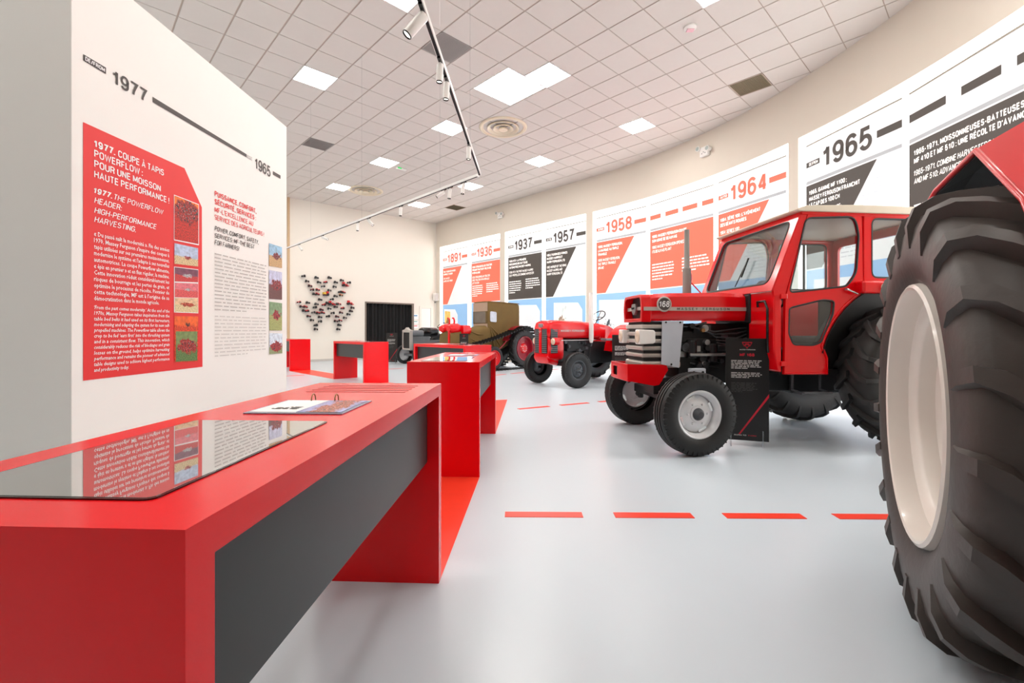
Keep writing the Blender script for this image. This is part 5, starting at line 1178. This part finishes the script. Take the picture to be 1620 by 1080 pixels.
for px, py, lab in ((1117, 240, 'near white twin emergency spotlight, over the 1964 banner by the ceiling'), (793, 341, 'far white twin emergency spotlight, on the pier left of the 1937 banner')):
    s_ = min([k*.02 for k in range(50, 1200)], key=lambda q: abs(CXP+FPX*wall_pt(q).x/wall_pt(q).y-px)+(1e6 if wall_pt(q).y < 1 else 0))
    a, b = wall_pt(s_-.05), wall_pt(s_+.05); F = Frame(wall_pt(s_), b-a); z = CAMH+(HYP-py)*wall_pt(s_).y/FPX
    r = empty('emergency_light', (F.O.x, F.O.y, z), math.atan2(F.d.y, F.d.x), lab, 'wall light', 'twin emergency lights')
    MB().box(-.13,.13,-.09,-.002,-.12,.12).build('case', 'white_paint', r, bevel=.02)
    for sg in (1, -1):
        MB().cyl((.15*sg,-.14,.06-.04*sg),(.15*sg,-.02,.06-.04*sg),.065,.05,20).build('lamp_head', 'white_paint', r)
        MB().cyl((.15*sg,-.146,.06-.04*sg),(.15*sg,-.141,.06-.04*sg),.05,seg=20).build('lamp_glass', 'cab_glass', r)
    for x, zz in ((-.05,-.05),(.05,-.05),(0,-.02)): MB().cyl((x,-.094,zz),(x,-.088,zz),.012,seg=8).build('indicator', 'engine_mid', r)
u0, z0 = BACK.uz(688, 470); P = BM @ Vector((u0, 0, 0)); r = empty('wall_speaker', (P.x, P.y, z0), math.atan2(bd.y, bd.x), 'small grey loudspeaker on the wall in the far corner', 'loudspeaker')
MB().box(-.13,.09,-.22,-.04,-.17,.17).build('case', 'white_paint', r, bevel=.01); MB().box(-.125,.04,-.225,-.219,-.16,.16).build('front_cloth', 'grille_grey', r); MB().cyl((0,-.04,-.24),(0,-.001,-.24),.03,seg=10).build('bracket', 'steel', r)
mat('poster_blue', (90, 150, 190), .5)
for py0, py1, bits, lab in ((497, 505, 'poster_blue', 'small white notice with a blue line beside the doorway'), (507, 512, 'exit_teal', 'small white notice with a green mark beside the doorway'), (514, 519, 'ink_red', 'small white notice with a red mark beside the doorway')):
    mat('exit_teal', (80, 170, 150), .5)
    a = BACK.uz(654, py0); b = BACK.uz(662, py1); r = empty('wall_notice', tuple(BM @ Vector(((a[0]+b[0])/2, 0, b[1]))), math.atan2(bd.y, bd.x), lab, 'notice')
    w, h = (b[0]-a[0])/2, a[1]-b[1]
    MB().box(-w, w, -.006, -.001, 0, h).build('sheet', 'paper', r); MB().box(-w*.8, w*.5, -.008, -.006, h*.62, h*.85).build('print', bits, r)
# ------------------------------------------------------------------ model tractors pinned to the back wall in the shape of a butterfly
MIN = [[(285,158,'k'),(487,182,'k'),(690,183,'k')], [(340,238,'k'),(525,255,'k'),(625,255,'r'),(785,255,'k'),(878,225,'k'),(990,260,'k')], [(385,310,'d'),(590,318,'g'),(765,325,'k'),(925,303,'R')],
 [(420,372,'d'),(505,370,'r'),(685,380,'k'),(850,405,'k'),(905,410,'r')], [(455,435,'g'),(500,437,'r'),(635,448,'o'),(780,468,'g'),(865,455,'y')], [(542,522,'k'),(725,520,'k')],
 [(215,563,'r'),(352,570,'k'),(487,590,'g'),(600,603,'r'),(655,575,'k'),(715,595,'R'),(785,590,'g'),(835,590,'r'),(1000,588,'R')], [(255,630,'d'),(315,634,'r'),(463,640,'k'),(685,663,'k'),(783,633,'g'),(890,655,'r'),(1042,648,'k')],
 [(295,693,'k'),(340,698,'r'),(562,678,'d'),(1020,700,'k')], [(440,720,'g'),(510,728,'r'),(583,725,'r'),(738,730,'k'),(865,725,'d'),(980,750,'k')], [(365,780,'d'),(540,793,'k'),(665,780,'k'),(805,785,'d'),(925,803,'g')],
 [(415,840,'k'),(542,860,'k'),(785,855,'d'),(853,848,'r')], [(475,918,'k'),(840,915,'k')], [(475,980,'k'),(822,980,'k')]]
mat('toy_dark', (44, 38, 36), .4); mat('toy_grey', (120, 112, 108), .4); mat('toy_wine', (120, 24, 30), .4); mat('toy_orange', (214, 120, 30), .4); mat('toy_red', (206, 20, 30), .35)
TOY = {}
def toy(kind):
    if kind in TOY: return TOY[kind]
    big_ = kind in 'Ro'; L = .155 if not big_ else .22
    b = MB(); b.box(-.3*L, .5*L, -.14*L, .14*L, .22*L, .44*L); b.box(-.42*L, -.05*L, -.2*L, .2*L, .26*L, (.62 if not big_ else .8)*L); b.cyl((.30*L,0,.4*L),(.30*L,0,.62*L),.02*L,seg=6)
    if kind == 'R': b.box(.3*L,.7*L,-.3*L,.3*L,.05*L,.2*L)
    body = b.mesh('model_body', {'k':'toy_dark','g':'toy_grey','d':'toy_wine','r':'toy_red','R':'toy_red','o':'toy_red','y':'toy_orange'}[kind], bevel=.004, bseg=1)
    w = MB()
    for y in (-.2*L, .2*L):
        w.cyl((-.25*L,y-.06*L,.24*L),(-.25*L,y+.06*L,.24*L),.24*L,seg=14); w.cyl((.36*L,y-.05*L,.15*L),(.36*L,y+.05*L,.15*L),.15*L,seg=12)
    sh = MB().box(-.45*L,.55*L,-.24*L,.40*L,-.012,-.0005)
    TOY[kind] = (body, w.mesh('model_wheels', 'rubber_dark'), sh.mesh('clear_shelf', 'acrylic')); return TOY[kind]
CN = {'k': 'dark', 'g': 'grey', 'd': 'wine-red', 'r': 'bright red', 'R': 'large red', 'o': 'red and orange', 'y': 'orange'}
RN = ['top', 'second', 'third', 'fourth', 'fifth', 'sixth', 'seventh', 'eighth', 'ninth', 'tenth', 'eleventh', 'twelfth', 'thirteenth', 'bottom']
for ri, row in enumerate(MIN):
    for k, (zx, zy, kd) in enumerate(sorted(row)):
        u, z = BACK.uz(450+zx/9.815, 420+zy/9.815); body, wh, shf = toy(kd); P = BM @ Vector((u, -.085, z-.06))
        r = empty('model_tractor', tuple(P), math.atan2(bd.y, bd.x)+(math.pi if (ri+k) % 3 == 0 else 0)+random.uniform(-.25, .25), 'tiny %s model tractor, %s from left in %s row on far wall' % (CN[kd], ORD[k], RN[ri]), 'model tractor', 'model tractors on the far wall')
        inst('body', body, r); inst('wheels', wh, r); inst('shelf', shf, r)
        if kd == 'o': MB().box(.02,.12,-.05,.05,.06,.14).build('load', 'yellow_paint', r)
